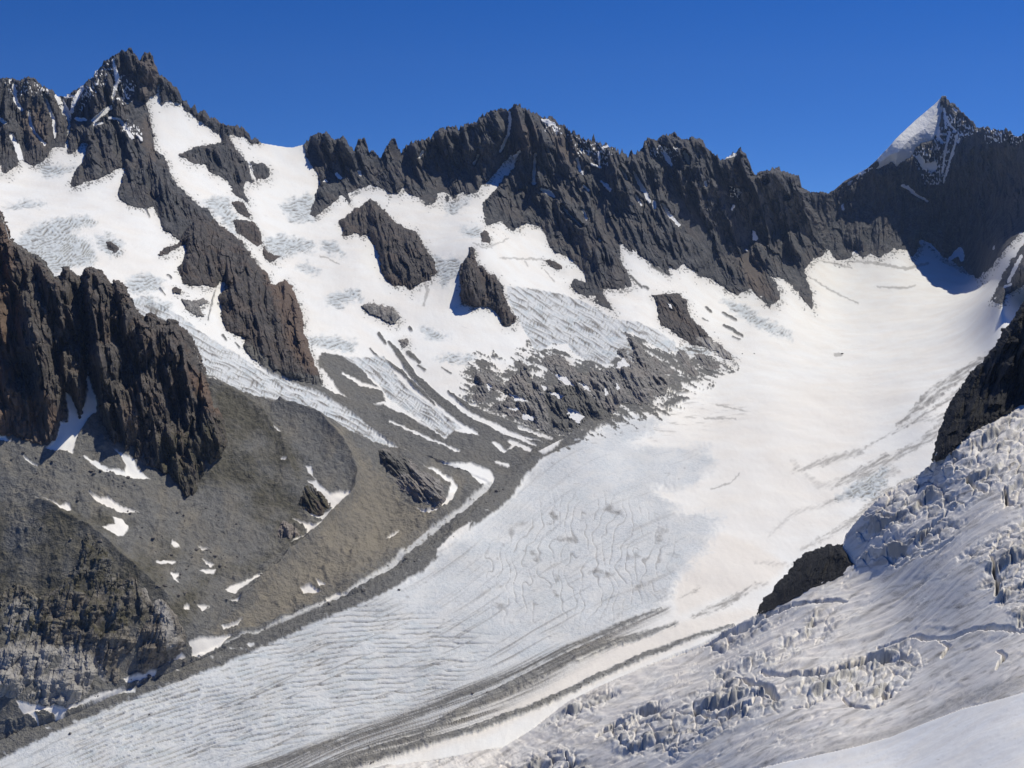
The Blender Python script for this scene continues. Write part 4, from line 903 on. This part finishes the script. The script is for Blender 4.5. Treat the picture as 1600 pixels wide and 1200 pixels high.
rock('rock_outcrop', [(844,562),(852,555),(862,552),(881,556),(893,570),(912,582),(925,573),(936,580),(948,572),(962,572),(970,560),(962,548),(975,540),(984,552),(988,545),(975,517),(990,526),(1005,540),(1016,560),(1035,580),(1050,590),(1062,600),(1066,603),(1047,603),(1042,612),(1040,619),(1020,618),(1018,632),(1009,634),(975,632),(962,642),(955,655),(940,660),(915,660),(908,668),(890,678),(870,682),(852,676),(840,670),(820,664),(803,655),(780,648),(759,641),(768,634),(775,628),(790,622),(793,616),(775,610),(765,625),(745,630),(737,620),(740,605),(746,598),(735,590),(740,580),(750,576),(770,580),(780,595),(790,600),(800,590),(806,584),(815,588),(806,570),(812,560),(825,570),(830,590),(848,594),(862,600),(872,598),(860,580),(846,572)],
     k1=.5, k2=1.8, cap=9, lean=.5, rib=(11, 5), stretch=2.5, mat=M_bench, seed=25, jag=1.6, crag=1.6, snow_p=BENCH_SNOW, dust=-.08, debp=[[(850,610),(900,600),(960,650),(900,680),(860,670)]], label='broad ice polished grey rock bench at the edge of the main glacier', cat='rock bench')
rock('rock_outcrop', [(1056,547),(1072,550),(1080,565),(1095,585),(1085,590),(1070,582),(1062,565)], cap=7, rib=(9, 4), mat=M_bench, seed=26, lean=.5, label='grey rock slab between the bench and the brown tail', cat='rock')
rock('rock_outcrop', [(1084,553),(1100,552),(1120,565),(1128,575),(1105,580),(1090,565)], cap=6, rib=(9, 4), mat=M_bench, seed=27, lean=.5, label='low grey rock below the tip of the brown tail', cat='rock')
rock('rock_outcrop', [(1010,560),(1022,556),(1040,568),(1056,580),(1050,588),(1034,580)], cap=7, rib=(8, 3), mat=M_bench, seed=28, lean=.5, label='narrow grey rock strip along the upper edge of the rock bench', cat='rock')
rock('rock_outcrop', [(590,703),(600,698),(612,706),(640,716),(659,732),(687,748),(697,765),(697,781),(687,793),(675,797),(655,786),(631,769),(610,752),(597,735)], base=LEFT, k1=.8, k2=2, cap=9, rib=(13, 5), mat=M_bench, seed=29, lean=.8, stretch=2.5, crag=1.6, red=.15, debp=[[(585,700),(640,715),(640,740),(600,740)]], label='beige weathered rock slab on the grey moraine slope beside the junction', cat='rock')
rock('rock_outcrop', [(472,762),(480,752),(492,760),(505,772),(515,785),(521,798),(514,804),(497,806),(478,799),(464,790)], base=LEFT, k1=.8, k2=2, cap=9, rib=(10, 4), mat=M_left, seed=30, lean=.4, vegp=[[(460,750),(520,750),(520,810),(460,810)]], label='dark mossy rock hump beside the curved snow patch', cat='rock')
rock('rock_outcrop', [(430,838),(440,812),(458,818),(472,830),(480,840),(470,846),(452,850)], base=LEFT, k1=.8, k2=2, cap=8, rib=(10, 4), mat=M_bench, seed=31, red=.4, label='ochre rock at the lower tip of the curved snow patch', cat='rock')
rock('boulder', [(461,876),(469,881),(475,888),(481,896),(470,892),(462,886)], base=LEFT, cap=5, step=.6, rib=(6, 2), mat=M_bench, seed=32, palep=[[(450,870),(490,870),(490,900),(450,900)]], label='pale cream boulder on the bare moraine slope', cat='boulder')
rock('rock_outcrop', [(1545,472),(1550,462),(1556,452),(1562,437),(1572,419),(1584,402),(1600,379),(1640,340),(1700,330),(1700,420),(1600,446),(1590,450),(1581,458),(1570,470),(1558,476)], k1=.9, k2=3, cap=30, rib=(18, 8), seed=33, snow_s=[[(1596,400,2),(1585,420,2.5),(1576,440,1.5)],[(1570,448,1.5),(1580,444,1)]], label='dark triangular rock at the right edge under the high wall', cat='rock')

# --- left foreground crags
rock('rock_crag', [(-400,240),(0,331),(9,353),(14,373),(28,384),(47,397),(67,409),(75,422),(83,434),(90,434),(97,432),(100,418),(104,420),(108,422),(116,430),(125,434),(130,450),(131,500),(134,540),(137,575),(136,600),(134,620),(130,645),(126,656),(122,650),(117,634),(110,620),(102,612),(102,625),(107,645),(106,660),(95,660),(90,682),(80,692),(71,698),(40,690),(20,684),(0,682),(-400,660)],
     base=LEFT, step=1.0, k1=.6, k2=3.5, cap=26, lean=.18, rib=(40, 20), mat=M_left, seed=41, red=0.0, redp=[[(-100,330),(14,350),(20,440),(35,520),(20,600),(70,680),(-100,690)],[(60,600),(100,650),(70,690),(40,660)]], label='reddish brown jagged rock crag filling the left edge above the scree', cat='crag')
rock('rock_crag', [(128,440),(131,430),(133,422),(141,419),(150,422),(159,428),(175,449),(179,441),(184,441),(195,452),(203,469),(216,491),(228,502),(231,493),(238,492),(247,499),(256,508),(264,502),(272,503),(280,512),(291,518),(300,531),(309,556),(319,581),(328,600),(337,628),(348,648),(353,666),(356,690),(346,714),(335,724),(322,730),(318,745),(302,776),(290,775),(275,760),(262,745),(245,733),(225,727),(200,711),(185,701),(172,690),(162,668),(151,647),(152,625),(146,610),(140,590),(136,575),(134,540),(131,500),(129,460)],
     base=LEFT, step=.9, k1=.6, k2=3.5, cap=30, lean=.16, rib=(34, 19), mat=M_left, seed=42, vegp=[[(250,680),(350,650),(360,740),(300,790),(240,740)]], redp=[[(280,560),(330,600),(350,650),(320,640)]], label='black spired rock crag right of the steep snow gully', cat='crag')
rock('rock_spur', [(-400,900),(0,925),(30,905),(60,930),(110,900),(134,826),(150,838),(172,859),(195,880),(219,906),(245,925),(266,941),(278,960),(287,981),(292,995),(290,1010),(282,1022),(270,1032),(256,1037),(247,1046),(230,1056),(210,1062),(194,1066),(182,1080),(165,1088),(150,1094),(125,1102),(103,1108),(72,1103),(50,1103),(31,1094),(0,1090),(-400,1120)],
     base=LEFT, step=.9, k1=.06, k2=.3, cap=7, lean=-.25, rib=(26, 5), stretch=2, mat=M_spur, seed=43, crag=1.7, vegp=[[(-200,880),(60,880),(130,830),(200,880),(230,960),(180,1000),(100,980),(40,1010),(-200,1000)]], redp=[], palep=[[(0,940),(60,930),(60,1040),(0,1060),(-100,1060)],[(0,1000),(90,1010),(80,1110),(-100,1110)],[(85,1010),(120,1008),(150,1030),(166,1050),(160,1085),(110,1105),(60,1100),(55,1070),(80,1040)],[(-50,1065),(20,1065),(45,1080),(40,1098),(-50,1090)],[(262,1020),(250,960),(215,905),(225,905),(262,950),(280,1000)]], debp=[[(90,830),(160,840),(200,890),(120,930),(60,900)]], label='rounded rocky spur with pale slabs above the glacier edge at lower left', cat='rock spur')

# --- rocks sticking out of the right hand icefall
rock('rock_crag', [(1459,719),(1462,708),(1464,697),(1466,687),(1470,674),(1475,662),(1481,644),(1487,631),(1498,614),(1509,600),(1515,590),(1522,581),(1537,566),(1550,550),(1558,540),(1566,528),(1568,514),(1578,512),(1587,497),(1594,484),(1600,475),(1640,420),(1700,380),(1700,570),(1600,632),(1588,636),(1575,646),(1550,660),(1536,667),(1522,678),(1508,684),(1500,693),(1487,710),(1465,721)],
     base=RIGHT, step=.9, k1=.8, k2=3.2, cap=30, lean=-.35, rib=(24, 10), mat=M_black, seed=51, jag=.9, label='large black rock face at the right edge above the icefall', cat='crag')
rock('rock_island', [(1186,959),(1190,948),(1195,937),(1205,930),(1212,925),(1214,916),(1219,909),(1232,898),(1241,887),(1243,881),(1250,875),(1262,866),(1275,861),(1288,856),(1297,852),(1300,856),(1305,856),(1310,853),(1316,854),(1321,862),(1325,869),(1332,880),(1339,887),(1330,893),(1319,898),(1305,905),(1287,912),(1270,919),(1256,926),(1240,936),(1225,944),(1212,949),(1203,954)],
     base=RIGHT, step=.7, k1=1.0, k2=3.4, cap=24, lean=-.3, rib=(17, 6), mat=M_black, seed=52, jag=.8, crag=.9, label='lone black rock island poking out of the icefall rim', cat='rock')

# ------------------------------------------------------------ the land itself, with rubble fallen round every rock
rub = np.zeros(shp, np.float32)
for q in ROCKPOLYS:
    s = sdf(q, PX - 3, PYe - 4, 14); rub = np.maximum(rub, np.where(s > -14, np.exp(np.minimum(s, 0) / 5.5), 0))
spk = perlin(PX / 2.6, PYe / 2.0, 401) + .8 * fbm(PX / 12, PYe / 10, 402, 2)
rb_ = (rub > .12) * sstep(.92, 1.1, spk + rub * .8) * (1 - fl) * (1 - fr)
mA[:, 0] = np.maximum(mA[:, 0], (rb_ * .9).ravel())
mA[:, 2] = np.maximum(mA[:, 2], (.18 * rub * (rub > .12) * (fl < .5) * (fr < .5)).ravel())
for c, name in ((0, 'snowfield'), (1, 'glacier'), (2, 'moraine')):
    build_mesh(name, co_base, F[(fc == c) & keep_base], attrs, M_land, True, kind='structure')
build_mesh('scree_slope', co_left, F[keep_left], attrs, M_land, True, kind='structure')
build_mesh('icefall', co_right, F[keep_right], attrs, M_near, True, kind='structure')
build_mesh('snow_slope', co_near, F[keep_near], attrs, M_snow, True, kind='structure')

# ------------------------------------------------------------ loose boulders on the ice and scree
import random
rnd = random.Random(5)
def boulder_mesh(name, seed):
    import bmesh
    bm = bmesh.new()
    bmesh.ops.create_icosphere(bm, subdivisions=3, radius=1.0)
    r = random.Random(seed)
    cuts = [Vector((r.gauss(0, 1), r.gauss(0, 1), r.gauss(0, .8))).normalized() for _ in range(11)]
    for v in bm.verts:
        n = v.co.normalized(); d = 1.0
        for c in cuts:
            k = n.dot(c)
            if k > .05: d = min(d, .72 / k)
        v.co = n * d * (1 + .05 * r.uniform(-1, 1)); v.co.z *= .75
    me = bpy.data.meshes.new(name); bm.to_mesh(me); bm.free()
    for an, val in (('mask_a', (0, .1, 0, 1)), ('mask_b', (0, 0, 0, 1))):
        a = me.attributes.new(an, 'FLOAT_COLOR', 'POINT')
        a.data.foreach_set('color', np.tile(np.array(val, np.float32), len(me.vertices)))
    me.materials.append(M_boulder)
    return me
M_boulder = rock_material('loose boulder stone', (.07, .068, .065), (.20, .19, .175), (.18, .14, .11), .5, .5, 1.0)
BM = [boulder_mesh('boulder', s) for s in (1, 2, 3, 4)]
gyi = gy; gxi = gx
def ground(px, py):
    j = int(np.argmin(np.abs(gxi - px))); i = int(np.argmin(np.abs(gyi - py)))
    return Vector((float(CX[i, j]), float(CY[i, j]), float(CZ[i, j]))), float(pxm[i, j])
def boulder(px, py, size, label, group=None, sq=(1, 1, 1)):
    p, m = ground(px, py)
    o = bpy.data.objects.new('boulder', rnd.choice(BM))
    s = size * m
    o.scale = (s * sq[0], s * sq[1], s * sq[2]); o.rotation_euler = (rnd.uniform(-.3, .3), rnd.uniform(-.3, .3), rnd.uniform(0, 6.28))
    o.location = p + Vector((0, 0, s * .35))
    scene.collection.objects.link(o)
    o['label'] = label; o['category'] = 'boulder'
    if group: o['group'] = group
boulder(739, 1085, 2.6, 'lone dark boulder on the ice between the two medial moraines')
boulder(761, 1082, 1.6, 'small reddish boulder just right of the dark one between the moraines')
boulder(624, 923, 2.4, 'dark boulder on the white ice beside the lateral moraine')
boulder(110, 1149, 2.6, 'dark boulder near the glacier margin at lower left')
boulder(234, 1117, 1.8, 'small dark boulder on the crevassed ice, lower left')
boulder(1316, 553, 2.2, 'lone dark rock lying on the smooth upper snow basin', sq=(1.6, 1, .6))
boulder(1160, 554, 1.1, 'left one of two tiny dark stones on the upper basin')
boulder(1179, 554, 1.1, 'right one of two tiny dark stones on the upper basin')
boulder(111, 846 , 2.6, 'dark block near the rim of the shadowed scree bowl')
boulder(157, 857, 4.2, 'big dark block on the crest of the lower left spur')
def scatter(n, poly, smin, smax, label, group):
    P = np.array(poly, float); k = 0
    while k < n:
        x = rnd.uniform(P[:, 0].min(), P[:, 0].max()); y = rnd.uniform(P[:, 1].min(), P[:, 1].max())
        if sdf(poly, np.array([[x]], np.float32), np.array([[y]], np.float32))[0, 0] < 0: continue
        boulder(x, y, smin + (smax - smin) * rnd.random() ** 4, label, group, (rnd.uniform(.8, 1.5), rnd.uniform(.8, 1.3), rnd.uniform(.7, 1.1))); k += 1
scatter(130, [(40,700),(130,716),(230,752),(330,800),(440,850),(440,880),(330,900),(230,870),(150,800),(60,760),(0,750),(0,700)], .9, 3.6, 'grey boulder among many on the scree terrace under the crags', 'boulders on the scree terrace')
scatter(90, [(0,800),(90,830),(130,880),(60,920),(0,930),(270,890),(330,860),(450,870),(440,900),(350,960),(300,960)], .8, 3.2, 'grey boulder among many on the scree around the lower spur', 'boulders around the lower spur')
scatter(60, [(480,960),(600,905),(700,835),(760,785),(800,745),(810,752),(760,800),(700,850),(610,920),(480,975),(330,1035),(200,1085),(180,1075),(330,1020)], .9, 3.2, 'dark boulder among many on the lateral moraine ridge', 'boulders on the lateral moraine')
scatter(50, [(640,1172),(812,1112),(1016,1022),(1100,992),(1016,1026),(880,1090),(700,1154),(560,1200),(556,1192)], .7, 1.8, 'small grey boulder among many on the thin moraine line', 'boulders on the thin moraine line')

# ------------------------------------------------------------ thin mountain air
if HAZE > 0:
    import bmesh
    bm = bmesh.new(); bmesh.ops.create_cube(bm, size=1.0)
    me = bpy.data.meshes.new('haze'); bm.to_mesh(me); bm.free()
    hz = bpy.data.objects.new('haze', me); scene.collection.objects.link(hz)
    zlo = float(CZ.min()) - 30; zhi = 900
    hz.scale = (9000, 9600, zhi - zlo); hz.location = (0, 4000, (zlo + zhi) / 2)
    hm = bpy.data.materials.new('mountain air'); hm.use_nodes = True
    nt = hm.node_tree; nt.nodes.clear()
    pv = nt.nodes.new('ShaderNodeVolumePrincipled'); ho = nt.nodes.new('ShaderNodeOutputMaterial')
    pv.inputs['Color'].default_value = (.42, .62, 1.0, 1); pv.inputs['Density'].default_value = HAZE
    pv.inputs['Anisotropy'].default_value = .2
    nt.links.new(pv.outputs[0], ho.inputs['Volume'])
    me.materials.append(hm); hz['kind'] = 'stuff'
